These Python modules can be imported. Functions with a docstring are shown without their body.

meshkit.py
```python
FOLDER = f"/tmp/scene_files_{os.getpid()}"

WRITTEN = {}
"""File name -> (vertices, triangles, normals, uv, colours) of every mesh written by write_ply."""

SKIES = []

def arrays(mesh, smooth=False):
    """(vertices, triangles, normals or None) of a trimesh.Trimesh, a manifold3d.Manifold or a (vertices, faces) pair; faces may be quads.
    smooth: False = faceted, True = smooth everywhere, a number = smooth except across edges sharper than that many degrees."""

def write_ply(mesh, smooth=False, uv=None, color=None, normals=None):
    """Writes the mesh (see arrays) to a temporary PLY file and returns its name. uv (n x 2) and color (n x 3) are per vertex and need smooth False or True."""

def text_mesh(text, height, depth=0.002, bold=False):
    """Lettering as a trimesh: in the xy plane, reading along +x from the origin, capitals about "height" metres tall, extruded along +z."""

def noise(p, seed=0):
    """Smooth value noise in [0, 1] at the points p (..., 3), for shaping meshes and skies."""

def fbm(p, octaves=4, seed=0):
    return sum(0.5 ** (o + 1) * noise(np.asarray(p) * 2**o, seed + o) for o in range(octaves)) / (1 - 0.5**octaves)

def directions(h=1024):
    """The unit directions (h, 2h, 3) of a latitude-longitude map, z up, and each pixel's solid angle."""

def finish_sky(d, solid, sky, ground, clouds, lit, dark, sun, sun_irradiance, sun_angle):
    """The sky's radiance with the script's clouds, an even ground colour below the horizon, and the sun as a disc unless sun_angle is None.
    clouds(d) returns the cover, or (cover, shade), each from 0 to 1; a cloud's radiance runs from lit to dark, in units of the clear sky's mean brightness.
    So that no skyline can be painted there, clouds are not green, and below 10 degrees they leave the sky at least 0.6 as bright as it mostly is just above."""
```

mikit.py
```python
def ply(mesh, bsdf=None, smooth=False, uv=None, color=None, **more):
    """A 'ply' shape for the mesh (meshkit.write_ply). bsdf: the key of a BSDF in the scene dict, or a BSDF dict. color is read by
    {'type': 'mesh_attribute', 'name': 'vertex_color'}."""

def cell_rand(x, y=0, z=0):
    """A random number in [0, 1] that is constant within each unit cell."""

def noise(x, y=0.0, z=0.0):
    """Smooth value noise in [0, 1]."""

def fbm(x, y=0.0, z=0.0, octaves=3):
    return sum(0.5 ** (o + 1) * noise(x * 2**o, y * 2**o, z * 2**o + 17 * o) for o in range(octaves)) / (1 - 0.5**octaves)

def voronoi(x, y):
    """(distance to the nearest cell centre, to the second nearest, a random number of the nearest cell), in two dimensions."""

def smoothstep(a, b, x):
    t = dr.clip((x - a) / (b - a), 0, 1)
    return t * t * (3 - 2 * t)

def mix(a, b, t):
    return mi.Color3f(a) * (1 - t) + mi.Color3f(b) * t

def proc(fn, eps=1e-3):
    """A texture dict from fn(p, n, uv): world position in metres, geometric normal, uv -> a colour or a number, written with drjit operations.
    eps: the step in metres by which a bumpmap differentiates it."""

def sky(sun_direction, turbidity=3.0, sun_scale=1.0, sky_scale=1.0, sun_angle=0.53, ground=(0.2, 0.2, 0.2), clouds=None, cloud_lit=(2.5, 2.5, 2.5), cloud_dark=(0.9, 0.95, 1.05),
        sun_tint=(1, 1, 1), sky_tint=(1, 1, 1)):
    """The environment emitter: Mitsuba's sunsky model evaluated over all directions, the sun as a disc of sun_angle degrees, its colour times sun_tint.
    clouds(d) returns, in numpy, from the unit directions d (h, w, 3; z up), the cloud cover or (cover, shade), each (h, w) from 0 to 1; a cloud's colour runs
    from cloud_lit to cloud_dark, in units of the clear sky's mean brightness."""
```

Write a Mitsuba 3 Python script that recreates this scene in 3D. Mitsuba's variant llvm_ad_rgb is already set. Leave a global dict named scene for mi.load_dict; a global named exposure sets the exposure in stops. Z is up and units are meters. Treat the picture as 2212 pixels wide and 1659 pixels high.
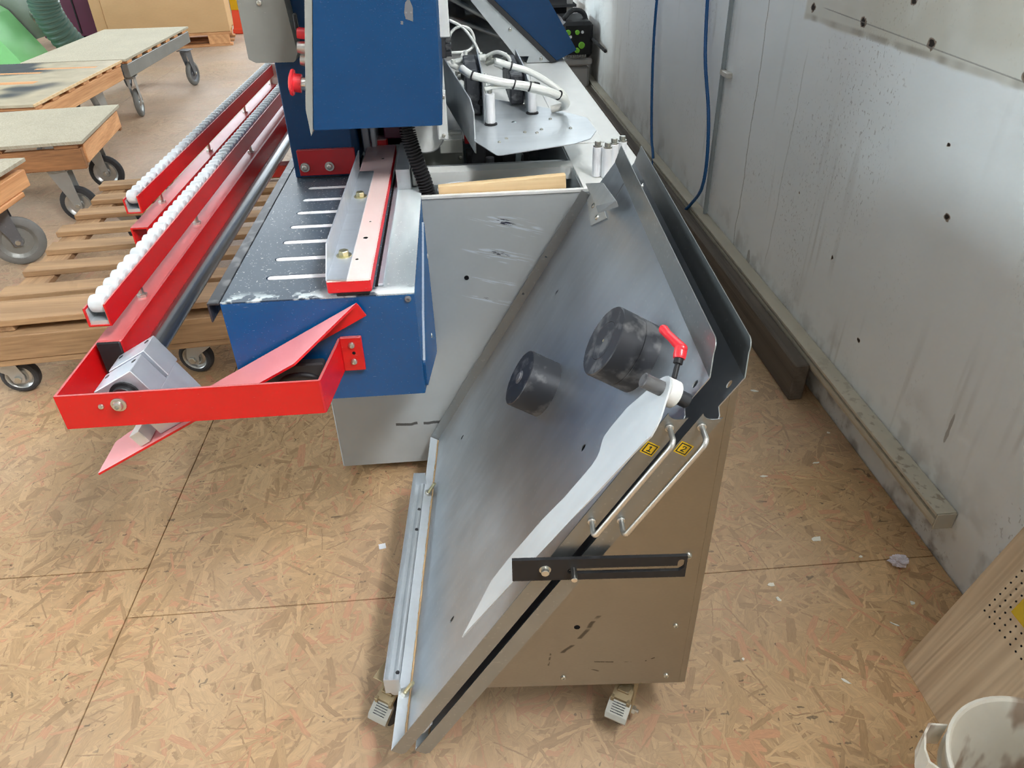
import math
import numpy as np
import trimesh
import manifold3d as m3
import shapely.geometry as sg
import drjit as dr
import mitsuba as mi
import mikit
import meshkit
from mikit import proc, noise, fbm, voronoi, cell_rand, smoothstep, mix

T4 = mi.ScalarTransform4f
scene, labels = {}, {}

# ------------------------------------------------------------------ camera, light, exposure
H = 1.4
F_PX, YAW, PITCH, ROLL = 1569.5, 0.0642, 0.5917, 0.0262
_f = np.array([math.sin(YAW) * math.cos(PITCH), math.cos(YAW) * math.cos(PITCH), -math.sin(PITCH)])
_r = np.array([math.cos(YAW), -math.sin(YAW), 0.0])
_d = np.cross(_f, _r)
_down = -math.sin(ROLL) * _r + math.cos(ROLL) * _d
_eye = np.array([0.0, 0.0, H])
scene["camera"] = {
    "type": "perspective", "fov_axis": "x", "fov": math.degrees(2 * math.atan(1106 / F_PX)),
    "near_clip": 0.05, "far_clip": 100.0,
    "to_world": T4().look_at(origin=_eye.tolist(), target=(_eye + _f).tolist(), up=(-_down).tolist()),
}
exposure = -0.32
KEY = (104.0, 106.0, 107.0)       # daylight through the panes of the long wall beside the machine
FARKEY = (7.0, 7.6, 8.2)  # windows further along the wall, dimmed to balance the key
ENDKEY = (10.0, 11.0, 11.8)  # large panes in the far end wall
LEFTFILL = (10.5, 12.6, 13.6)  # unseen window band in the left wall, added to brighten the long wall
SIDE_FILL = (1.4, 1.5, 1.6)       # unseen roof panes over the free floor, added as ambient fill
REAR_FILL = (0.3, 0.3, 0.3)       # unseen roof pane behind the camera, added as weak fill
scene["daylight"] = mikit.sky((0.35, 0.55, 0.75), turbidity=6.0, sun_scale=0.0, sky_scale=0.05)

# ------------------------------------------------------------------ mesh helpers
def V(*a):
    return np.array(a, float)

def unit(v):
    v = np.asarray(v, float)
    return v / np.linalg.norm(v)

class Fr:
    """a local frame: origin and three axes"""
    def __init__(s, o=(0, 0, 0), x=(1, 0, 0), y=(0, 1, 0), z=(0, 0, 1)):
        s.o, s.R = V(*o), np.stack([unit(x), unit(y), unit(z)], 1)
    def pts(s, p):
        return np.asarray(p, float) @ s.R.T + s.o
    def __call__(s, mesh):
        m = mesh.copy()
        m.vertices = s.pts(m.vertices)
        if np.linalg.det(s.R) < 0:
            m.invert()
        return m
    def sub(s, o, x=(1, 0, 0), y=(0, 1, 0), z=(0, 0, 1)):
        return Fr(s.pts(o), s.R @ unit(x), s.R @ unit(y), s.R @ unit(z))
    def to(s):
        M = np.eye(4); M[:3, :3] = s.R; M[:3, 3] = s.o
        return T4(M.tolist())

WORLD = Fr()

def rz(deg, o=(0, 0, 0)):
    a = math.radians(deg)
    return Fr(o, (math.cos(a), math.sin(a), 0), (-math.sin(a), math.cos(a), 0))

def box(x0, x1, y0, y1, z0, z1, b=0.0):
    x0, x1 = sorted((x0, x1)); y0, y1 = sorted((y0, y1)); z0, z1 = sorted((z0, z1))
    if b <= 0:
        m = trimesh.creation.box((x1 - x0, y1 - y0, z1 - z0))
        m.apply_translation(((x0 + x1) / 2, (y0 + y1) / 2, (z0 + z1) / 2))
        return m
    b = min(b, (x1 - x0) / 2.2, (y1 - y0) / 2.2, (z1 - z0) / 2.2)
    p = []
    for x, sx in ((x0, 1), (x1, -1)):
        for y, sy in ((y0, 1), (y1, -1)):
            for z, sz in ((z0, 1), (z1, -1)):
                p += [(x + sx * b, y + sy * b, z), (x + sx * b, y, z + sz * b), (x, y + sy * b, z + sz * b)]
    return hull(p)

def hull(p):
    return trimesh.convex.convex_hull(np.asarray(p, float))

def cat(*ms):
    l = []
    for m in ms:
        l += list(m) if isinstance(m, (list, tuple)) else [m]
    return trimesh.util.concatenate(l)

AX = {"x": Fr((0, 0, 0), (0, 1, 0), (0, 0, 1), (1, 0, 0)),      # polygon (y, z) along +x
      "y": Fr((0, 0, 0), (1, 0, 0), (0, 0, 1), (0, 1, 0)),      # polygon (x, z) along +y  (mirrored frame)
      "z": Fr()}

def prism(poly, axis, a, b, holes=None, r=0.0):
    """a polygon extruded along an axis from a to b; r rounds its corners"""
    P = poly if isinstance(poly, sg.Polygon) else sg.Polygon(poly, holes)
    if r > 0:
        P = P.buffer(-r).buffer(r * 0.999, quad_segs=4)
    m = trimesh.creation.extrude_polygon(P, abs(b - a), engine="earcut")
    m.apply_translation((0, 0, min(a, b)))
    return AX[axis](m)

def cyl(p0, p1, r, n=20, r1=None, bev=0.0):
    p0, p1 = V(*p0), V(*p1)
    L = np.linalg.norm(p1 - p0)
    r1 = r if r1 is None else r1
    prof = [(0, 0), (r - bev, 0), (r, bev), (r1, L - bev), (r1 - bev, L), (0, L)] if bev else [(0, 0), (r, 0), (r1, L), (0, L)]
    return lathe(prof, p0, p1 - p0, n)

def lathe(prof, o, axis, n=24):
    """profile of (radius, height) about an axis"""
    m = trimesh.creation.revolve(np.array(prof, float), sections=n)
    z = unit(axis)
    x = unit(np.cross(z, V(0, 0, 1) if abs(z[2]) < 0.9 else V(1, 0, 0)))
    return Fr(o, x, np.cross(z, x), z)(m)

def smooth_path(p, n=8):
    p = np.asarray(p, float)
    q = np.vstack([2 * p[0] - p[1], p, 2 * p[-1] - p[-2]])
    out = []
    for i in range(1, len(q) - 2):
        for t in np.linspace(0, 1, n, endpoint=False):
            a, b, c, d = q[i - 1], q[i], q[i + 1], q[i + 2]
            out.append(0.5 * (2 * b + (c - a) * t + (2 * a - 5 * b + 4 * c - d) * t * t + (3 * b - a - 3 * c + d) * t ** 3))
    out.append(p[-1])
    return np.array(out)

def tube(path, r, n=10):
    """a closed tube along a path; r may be a list"""
    p = np.asarray(path, float)
    r = np.broadcast_to(r, (len(p),))
    t = np.gradient(p, axis=0)
    t /= np.linalg.norm(t, axis=1, keepdims=True) + 1e-12
    a = np.cross(t[0], V(0, 0, 1) if abs(t[0][2]) < 0.9 else V(1, 0, 0)); a /= np.linalg.norm(a)
    v = []
    for i in range(len(p)):
        a = a - t[i] * (a @ t[i]); a /= np.linalg.norm(a) + 1e-12
        b = np.cross(t[i], a)
        for k in range(n):
            g = 2 * math.pi * k / n
            v.append(p[i] + r[i] * (math.cos(g) * a + math.sin(g) * b))
    f = []
    for i in range(len(p) - 1):
        for k in range(n):
            q0, q1 = i * n + k, i * n + (k + 1) % n
            f += [(q0, q1, q1 + n), (q0, q1 + n, q0 + n)]
    c0, c1 = len(v), len(v) + 1
    v += [p[0], p[-1]]
    e = (len(p) - 1) * n
    for k in range(n):
        f += [(c0, (k + 1) % n, k), (c1, e + k, e + (k + 1) % n)]
    return trimesh.Trimesh(np.array(v), np.array(f), process=False)

def bool_sub(a, *bs):
    def man(m):
        m = trimesh.Trimesh(m.vertices, m.faces); m.merge_vertices()
        return m3.Manifold(m3.Mesh(np.asarray(m.vertices, np.float32), np.asarray(m.faces, np.uint32)))
    A = man(a)
    for b in bs:
        A = A - man(b)
    q = A.to_mesh()
    return trimesh.Trimesh(q.vert_properties[:, :3], q.tri_verts, process=False)

def button_bolt(o, axis, r, n=14):
    """a domed socket screw with a dark-looking recess"""
    return lathe([(0, 0), (r, 0), (r, .25 * r), (.85 * r, .6 * r), (.5 * r, .75 * r), (.42 * r, .75 * r), (.4 * r, .35 * r), (0, .35 * r)], o, axis, n)

def hexnut(o, axis, r, h):
    return lathe([(0, 0), (r, 0), (r, h * .85), (.85 * r, h), (0, h)], o, axis, 6)

# ------------------------------------------------------------------ scene helpers
def fresh(key):
    """the key, or key_001, key_002 ... when it is taken"""
    taken = lambda k: k in scene or k in labels or any(q.startswith(k + "__") for q in scene)
    if not taken(key):
        return key
    i = 1
    while taken(f"{key}_{i:03d}"):
        i += 1
    return f"{key}_{i:03d}"

def part(parent, name, mesh, mat, smooth=False, label=None):
    key = fresh(f"{parent}__{name}")
    scene[key] = mikit.ply(mesh, mat, smooth=smooth)
    if label:
        labels[key] = {"label": label}
    return key

def thing(name, label, cat_, group=None):
    key = fresh(name)
    labels[key] = {"label": label, "category": cat_}
    if group:
        labels[key]["group"] = group
    return key

def single(name, mesh, mat, label, cat_, smooth=False, group=None):
    key = thing(name, label, cat_, group)
    scene[key] = mikit.ply(mesh, mat, smooth=smooth)
    return key

def struct(name, mesh, mat, label, smooth=False):
    scene[name] = mikit.ply(mesh, mat, smooth=smooth)
    labels[name] = {"label": label, "kind": "structure"}
    return name

# ------------------------------------------------------------------ materials
def lin(r, g, b):
    f = lambda c: (c / 255) / 12.92 if c / 255 < 0.04045 else ((c / 255 + 0.055) / 1.055) ** 2.4
    return [f(r), f(g), f(b)]

def rgb(c):
    return {"type": "rgb", "value": list(c)}

def M(name, color, rough=0.5, metal=0.0, spec=0.5, coat=0.0, bump=None, bscale=1.0, beps=1e-3, sheen=0.0):
    col = proc(color) if callable(color) else rgb(color)
    b = {"type": "principled", "base_color": col, "roughness": proc(rough) if callable(rough) else rough, "metallic": metal, "specular": spec}
    if coat:
        b["clearcoat"] = coat; b["clearcoat_gloss"] = 0.7
    if bump is not None:
        b = {"type": "bumpmap", "arbitrary": {**proc(bump, beps)}, "scale": bscale, "bsdf": b}
    scene["mat_" + name] = {"type": "twosided", "bsdf": b}
    return "mat_" + name

C = lambda *a: mi.Color3f(*lin(*a))

def osb_fn(p, n, uv):
    """oriented strands pressed flat, in layers"""
    x, y = p.x, p.y
    w = noise(x * 120, y * 120, 3.0)
    big = fbm(x * 2.1 + 5, y * 2.1, 1.0)
    col = mix(C(176, 142, 105), C(200, 165, 124), noise(x * 60, y * 60))
    for k, S in enumerate((.050, .056, .062, .050, .070, .056, .085, .062, .050)):
        ang0 = 0.7 * k + 0.3
        ca, sa = math.cos(ang0), math.sin(ang0)
        u, v = (x * ca + y * sa) / S + 13.7 * k, (-x * sa + y * ca) / S + 5.3 * k
        iu, iv = dr.floor(u), dr.floor(v)
        for a in (-1, 0, 1):
            for b in (-1, 0, 1):
                cx, cy = iu + a, iv + b
                r1, r2 = cell_rand(cx, cy, 3 * k + 1), cell_rand(cx, cy, 3 * k + 50)
                tone = cell_rand(cx, cy, 3 * k + 90)
                th = r1 * 3.14159
                ct, st = dr.cos(th), dr.sin(th)
                du, dv = u - cx - 0.2 - 0.6 * r2, v - cy - 0.2 - 0.6 * tone
                l, t = du * ct + dv * st, -du * st + dv * ct
                hw = 0.025 + 0.20 * r2 * r2 * r2
                t = t + 0.05 * (w - 0.5) + 0.08 * l * l * (tone - 0.5)
                inside = (dr.abs(l) < 0.40 + 0.40 * r1 + 0.25 * w) & (dr.abs(t) < hw * (1 - 0.3 * dr.square(l)))
                c = mix(C(180, 146, 106), C(212, 178, 136), tone)
                c = dr.select(tone > 0.86, C(198, 148, 112), c)
                c = dr.select(tone < 0.14, C(172, 138, 100), c)
                fib = noise(l * 4, t * 40 + 9 * k, r2 * 30) * 0.5 + noise(l * 9, t * 120, r1 * 30) * 0.5
                edge = smoothstep(0, 0.02, hw - dr.abs(t))
                col = dr.select(inside, c * (0.76 + 0.44 * fib) * (0.84 + 0.16 * edge), col)
    col = col * mix((0.90, 0.92, 0.92), (1.12, 1.07, 1.02), big)
    dark = smoothstep(0.90, 0.93, noise(x * 85 + 3 + 2 * w, y * 85, 9.0)) * smoothstep(.45, .7, noise(x * 12, y * 12, 4.0))
    col = col * (1 - 0.62 * dark)
    # trodden grey film, thicker away along the free aisle
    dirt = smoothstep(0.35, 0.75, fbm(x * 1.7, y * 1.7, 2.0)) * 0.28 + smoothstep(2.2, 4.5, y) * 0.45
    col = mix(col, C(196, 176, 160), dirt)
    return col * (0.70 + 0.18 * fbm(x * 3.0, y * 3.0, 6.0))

def wall_fn(p, n, uv):
    y, z = p.y, p.z
    c = mix(C(232, 237, 237), C(244, 247, 247), fbm(y * 2.3, z * 2.3, 1.0))
    # vertical grime streaks and specks
    st = smoothstep(0.62, 0.85, fbm(y * 28, z * 2.2, 3.0)) * smoothstep(0.45, 0.7, fbm(y * 2.4, z * 1.6, 8.0))
    c = mix(c, C(165, 159, 150), 0.35 * st)
    sp = smoothstep(0.80, 0.88, noise(y * 210, z * 150, 2.0)) * smoothstep(0.45, 0.75, fbm(y * 4, z * 4, 5.0))
    c = mix(c, C(140, 134, 126), 0.4 * sp)
    # splashed foot of the wall
    ft = smoothstep(0.34, 0.0, z + 0.16 * (fbm(y * 7, z * 3, 4.0) - 0.5))
    blot = smoothstep(0.42, 0.72, fbm(y * 16, z * 16, 7.0, octaves=4))
    c = mix(c, C(118, 108, 96), ft * (0.25 + 0.55 * blot))
    far = smoothstep(2.6, 5.2, y) * smoothstep(0.75, 0.05, z)
    c = mix(c, C(120, 114, 106), 0.55 * far * (0.5 + fbm(y * 5, z * 8, 3.0)))
    # two old cracks running up
    for (y0, k, z0, z1, a) in ((2.80, 0.018, 0.12, 1.3, 0.65), (2.45, -0.03, 0.2, 1.0, 0.28)):
        yy = y0 + k * (z - 0.5) + 0.020 * (noise(z * 9, y0) - 0.5) + 0.008 * (noise(z * 40, y0) - 0.5)
        ln = smoothstep(0.005, 0.0012, dr.abs(y - yy)) * smoothstep(z0, z0 + 0.05, z) * smoothstep(z1, z1 - 0.1, z)
        c = mix(c, C(128, 120, 108), a * ln)
    # outline of a board that hung here, yellowed
    inb = smoothstep(2.52, 2.50, y + 0.01 * noise(z * 20, 1.0)) * smoothstep(1.05, 1.065, z + 0.008 * noise(y * 22, 2.0))
    c = mix(c, mix(C(205, 201, 186), C(188, 181, 160), smoothstep(.45, .75, fbm(y * 5, z * 7, 4.0))), 0.7 * inb)
    rim = smoothstep(0.012, 0.004, dr.abs(z - 1.062)) * smoothstep(2.52, 2.48, y) * noise(y * 30, 3.0)
    c = mix(c, C(140, 132, 118), 0.6 * rim)
    # bolt holes with torn plaster
    for i, (hy, hz, hr) in enumerate(((2.455, 1.089, .012), (2.13, 1.09, .013), (1.791, 1.087, .013), (1.446, 1.082, .014), (1.547, .752, .008), (1.91, 1.165, .01), (1.62, 0.9, .004), (2.0, .45, .005), (1.75, .3, .006), (2.3, .55, .004))):
        d = dr.sqrt(dr.square((y - hy) * 0.75) + dr.square(z - hz)) + 0.006 * (noise(y * 160, z * 160, i * 1.0) - 0.5)
        c = mix(c, C(132, 118, 104), smoothstep(hr * 1.15, hr * 0.9, d))
        c = mix(c, C(42, 36, 32), smoothstep(hr * 0.75, hr * 0.6, d))
    # scuffs where plaster shows
    for (sy, sz, ry, rz_) in ((2.62, .16, .018, .045), (2.25, .11, .02, .05), (2.02, .085, .03, .03), (1.30, .33, .006, .05)):
        q = dr.square((y - sy) / ry) + dr.square((z - sz) / rz_) + 1.6 * (noise(y * 60, z * 60, 3.0) - 0.5)
        c = mix(c, C(150, 146, 140), 0.75 * smoothstep(1.0, 0.7, q))
    wire = smoothstep(0.0022, 0.0008, dr.abs(z - 1.098 + 0.03 * (2.4 - y))) * smoothstep(2.4, 2.35, y)
    return mix(c, C(120, 116, 110), 0.6 * wire)

def wall_bump(p, n, uv):
    return fbm(p.x * 120, p.y * 120, p.z * 120) + 0.6 * fbm(p.x * 30, p.y * 30, p.z * 30)

def steel_fn(base, stain=0.35, swirl=True):
    def fn(p, n, uv):
        x, y, z = p.x, p.y, p.z
        a = fbm(x * 5 + 2 * noise(y * 3, z * 3), y * 5, z * 5)
        s = fbm(y * 60, z * 14 + x * 9, 2.0)
        c = mi.Color3f(*lin(*base)) * (1 + stain * (a - 0.5) + 0.10 * (s - 0.5))
        sc = smoothstep(0.80, 0.86, noise(x * 210, y * 210, z * 210))
        return dr.clip(mix(c, C(206, 206, 204), 0.13 * sc), 0, 1)
    return fn

def steel_rough(lo, hi):
    def fn(p, n, uv):
        return lo + (hi - lo) * fbm(p.x * 7 + 1.5 * noise(p.y * 4, p.z * 4), p.y * 9, p.z * 7)
    return fn

def painted(base, dust=(226, 205, 190), amount=0.5, scratch=0.0, top=True, freq=9.0, fleck=0.12):
    """powder coat; sawdust settles on what faces up"""
    def fn(p, n, uv):
        c = mi.Color3f(*lin(*base)) * (0.93 + 0.14 * fbm(p.x * 12, p.y * 12, p.z * 12))
        up = smoothstep(0.4, 0.85, n.z) if top else 0.0
        d = amount * (0.45 + 0.9 * fbm(p.x * freq, p.y * freq * .7, p.z * freq)) * up
        c = mix(c, mi.Color3f(*lin(*dust)), dr.clip(d, 0, 1))
        fl = smoothstep(0.90, 0.94, noise(p.x * 330, p.y * 380, p.z * 380))
        c = mix(c, C(232, 228, 220), (fleck + scratch * up) * fl)
        return c
    return fn

def leather_bump(p, n, uv):
    return noise(p.x * 420, p.y * 420, p.z * 420)

def wood_fn(base, dark, freq=34.0, along="x", seedv=0.0, contrast=1.0):
    def fn(p, n, uv):
        q = {"x": (p.x, p.y, p.z), "y": (p.y, p.x, p.z), "z": (p.z, p.x, p.y)}[along]
        w = fbm(q[0] * 2.0, q[1] * 14 + seedv, q[2] * 14, octaves=3)
        g = 0.5 + 0.5 * dr.sin((q[1] + q[2] * 0.6) * freq * 6.28 + 7 * w)
        g2 = fbm(q[0] * 6, q[1] * 150, q[2] * 150, octaves=2)
        piece = noise(q[0] * 0.7 + seedv, q[1] * 5.5, q[2] * 5.5)
        c = mix(mi.Color3f(*lin(*base)), mi.Color3f(*lin(*dark)), dr.clip(contrast * (0.35 * g + 0.65 * g2 - 0.1), 0, 1))
        return c * (0.8 + 0.4 * piece)
    return fn

def chip_fn(p, n, uv):
    a = voronoi(p.x * 210 + p.z * 60, p.y * 210)
    return mix(C(158, 149, 128), C(176, 168, 148), a[2]) * (0.9 + 0.2 * fbm(p.x * 6, p.y * 6, p.z * 6))

def stain_deck_fn(p, n, uv):
    """dark film-faced sheet with bare and dusty patches"""
    b = smoothstep(0.45, 0.62, fbm(p.x * 2.2, p.y * 2.2, 4.0) + 0.35 * smoothstep(5.6, 4.6, p.y))
    c = mix(C(66, 70, 74), C(176, 164, 140), b)
    return c * (0.85 + 0.3 * fbm(p.x * 14, p.y * 14, 1.0))

def rail_fn(p, n, uv):
    up = smoothstep(0.5, 0.9, n.z)
    sp = smoothstep(0.6, 0.8, fbm(p.y * 60, p.x * 60, 3.0)) * up
    return mix(C(182, 176, 160), C(118, 104, 84), 0.7 * sp * smoothstep(2.2, 1.2, p.y)) * (0.9 + 0.2 * fbm(p.y * 8, p.x * 30, p.z * 30))

def rubber_fn(p, n, uv):
    return mix(C(30, 31, 34), C(72, 72, 72), 0.55 * fbm(p.x * 25, p.y * 25, p.z * 25))

def dirtywhite_fn(p, n, uv):
    c = mix(C(214, 210, 200), C(196, 190, 176), fbm(p.x * 14, p.y * 14, p.z * 14))
    r = smoothstep(0.55, 0.68, fbm(p.x * 22, p.y * 22, p.z * 7, octaves=4))
    return mix(c, C(116, 84, 58), 0.75 * r)

def disc_fn(p, n, uv):
    w = smoothstep(0.5, 0.72, fbm(p.x * 40, p.y * 40, p.z * 40, octaves=4))
    return mix(C(44, 46, 50), C(112, 112, 112), 0.55 * w)

def grey_panel_fn(p, n, uv):
    """hammered grey enamel of the machine front, with scratches fanned out beside the table"""
    c = mix(C(150, 156, 158), C(160, 165, 166), fbm(p.x * 8, p.y * 8, p.z * 8))
    for (cx, cz, w, h, dk) in ((0.10, 0.745, 0.10, 0.030, 1.0), (0.085, 0.665, 0.10, 0.026, 0.9), (0.06, 0.60, 0.07, 0.012, 0.0), (0.055, 0.545, 0.075, 0.014, 0.7)):
        u, v = (p.x - cx) / w, (p.z - cz + 0.25 * (p.x - cx)) / h
        m = smoothstep(1.0, 0.6, dr.square(u) + dr.square(v / (0.35 + 0.65 * dr.clip(u + 0.6, 0, 1))))
        s = smoothstep(0.52, 0.66, fbm(p.x * 22, (p.z + 0.28 * p.x) * 330, cz * 9, octaves=2))
        c = mix(c, C(186, 196, 206), 0.6 * m * s)
        k = smoothstep(0.30, 0.1, dr.square(u - 0.02) * 4 + dr.square(v - .2) * 3) * smoothstep(0.60, 0.68, noise(p.x * 85, (p.z + 0.28 * p.x) * 900, 2.0))
        c = mix(c, C(30, 32, 48), dk * k)
    # a row of black scuffs low down
    s = smoothstep(0.006, 0.003, dr.abs(p.z - 0.170 - 0.10 * (p.x + 0.2) * 0.0 + 0.004 * noise(p.x * 60, 1.0))) * smoothstep(0.45, 0.5, noise(p.x * 70, 7.0)) * smoothstep(-0.245, -0.23, p.x)
    return mix(c, C(28, 26, 26), 0.85 * s)

def cart_panel_fn(p, n, uv):
    x, y, z = p.x, p.y, p.z
    c = mix(C(140, 138, 132), C(152, 150, 143), fbm(x * 5, y * 5, z * 5)) * (0.97 + 0.06 * noise(x * 300, y * 20, z * 300))
    # rubber streaks left by shoes
    t = (z - 0.22) / 0.13
    xx = 0.128 + 0.075 * t + 0.008 * (noise(z * 50, 2.0) - 0.5)
    s = smoothstep(0.006, 0.002, dr.abs(x - xx)) * smoothstep(-.1, 0.0, t) * smoothstep(1.08, 1.0, t) * smoothstep(0.38, 0.5, noise(z * 95, 4.0)) * smoothstep(0.9, 0.8, y)
    c = mix(c, C(34, 32, 30), 0.85 * s)
    for (x0, z0, x1, z1) in ((.112, .235, .108, .200), (.195, .207, .262, .203), (.185, .187, .219, .170), (.290, .206, .305, .214)):
        L2 = (x1 - x0) ** 2 + (z1 - z0) ** 2
        t = dr.clip(((x - x0) * (x1 - x0) + (z - z0) * (z1 - z0)) / L2, 0, 1)
        d = dr.sqrt(dr.square(x - x0 - t * (x1 - x0)) + dr.square(z - z0 - t * (z1 - z0)))
        c = mix(c, C(50, 47, 44), 0.8 * smoothstep(0.0022, 0.0008, d) * smoothstep(.35, .5, noise(x * 150, z * 150, 1.0)) * smoothstep(0.9, 0.8, y))
    return c

def laminate_fn(p, n, uv):
    s = p.z / 0.955
    w = fbm(p.y * 10, s * 0.8, 3.0, octaves=3)
    g = fbm(p.y * 150 + 14 * w, s * 3.0, 1.0, octaves=2)
    g2 = noise(p.y * 55 + 22 * w, s * 1.2, 4.0)
    c = mix(C(206, 182, 152), C(160, 132, 104), dr.clip(0.9 * g + 0.35 * g2 - 0.25, 0, 1))
    return c

def cardboard_fn(p, n, uv):
    return mix(C(190, 152, 108), C(200, 164, 120), fbm(p.x * 3, p.y * 3, p.z * 6)) * (0.97 + 0.06 * noise(p.x * 60, p.y * 60, p.z * 200))

def rubberdust_fn(p, n, uv):
    c = mix(C(126, 126, 122), C(98, 98, 95), fbm(p.x * 16, p.y * 16, p.z * 16))
    return c

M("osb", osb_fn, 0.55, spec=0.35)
M("wall", wall_fn, 0.85, spec=0.2, bump=wall_bump, bscale=0.0016)
M("plain_wall", (0.36, 0.35, 0.34), 0.9, spec=0.1)
M("ceiling", (0.34, 0.34, 0.34), 0.9, spec=0.1)
M("beam_dark", wood_fn((92, 84, 74), (52, 47, 42), 20, "y"), 0.8)
M("rail", rail_fn, 0.5, spec=0.4)
M("galv", steel_fn((190, 196, 200), 0.35), steel_rough(0.26, 0.44), metal=0.6)
M("sheet", steel_fn((172, 178, 184), 0.5), steel_rough(0.30, 0.48), metal=0.92)
M("sheet_lip", steel_fn((138, 142, 142), 0.3), steel_rough(0.28, 0.38), metal=0.85)
M("ledge", steel_fn((206, 214, 220), 0.25), steel_rough(0.3, 0.42), metal=0.3)
M("sheet_blade", steel_fn((196, 202, 205), 0.2), steel_rough(0.36, 0.5), metal=0.3)
M("cart_front", cart_panel_fn, 0.36, metal=1.0)
M("zinc", steel_fn((196, 196, 188), 0.2), 0.3, metal=0.95)
M("brass_zinc", steel_fn((206, 198, 160), 0.2), 0.32, metal=0.95)
M("brushed", (0.62, 0.61, 0.58), 0.34, metal=0.95)
M("alu", steel_fn((190, 196, 204), 0.3), steel_rough(0.3, 0.5), metal=0.6)
M("chrome", (0.75, 0.74, 0.7), 0.1, metal=1.0)
M("rod_steel", (0.30, 0.31, 0.32), 0.22, metal=0.95)
M("dark_steel", disc_fn, 0.42, metal=0.35)
M("black", (0.010, 0.010, 0.011), 0.5, spec=0.25)
M("black_matte", (0.02, 0.02, 0.022), 0.7)
M("rubber", rubber_fn, 0.75)
M("grey_rubber", rubberdust_fn, 0.75)
M("void", (0.006, 0.006, 0.007), 0.9, spec=0.1)
M("blue", painted((0, 64, 110), (206, 214, 216), 0.55, scratch=0.1, freq=5.0), 0.34, bump=leather_bump, bscale=0.0004)
M("blue_head", painted((0, 50, 88), (206, 214, 216), 0.1, fleck=0.03), 0.42, spec=0.35, bump=leather_bump, bscale=0.0005)
_bt = painted((10, 32, 50), (190, 200, 204), 0.08, scratch=0.5, freq=6.0)
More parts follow.
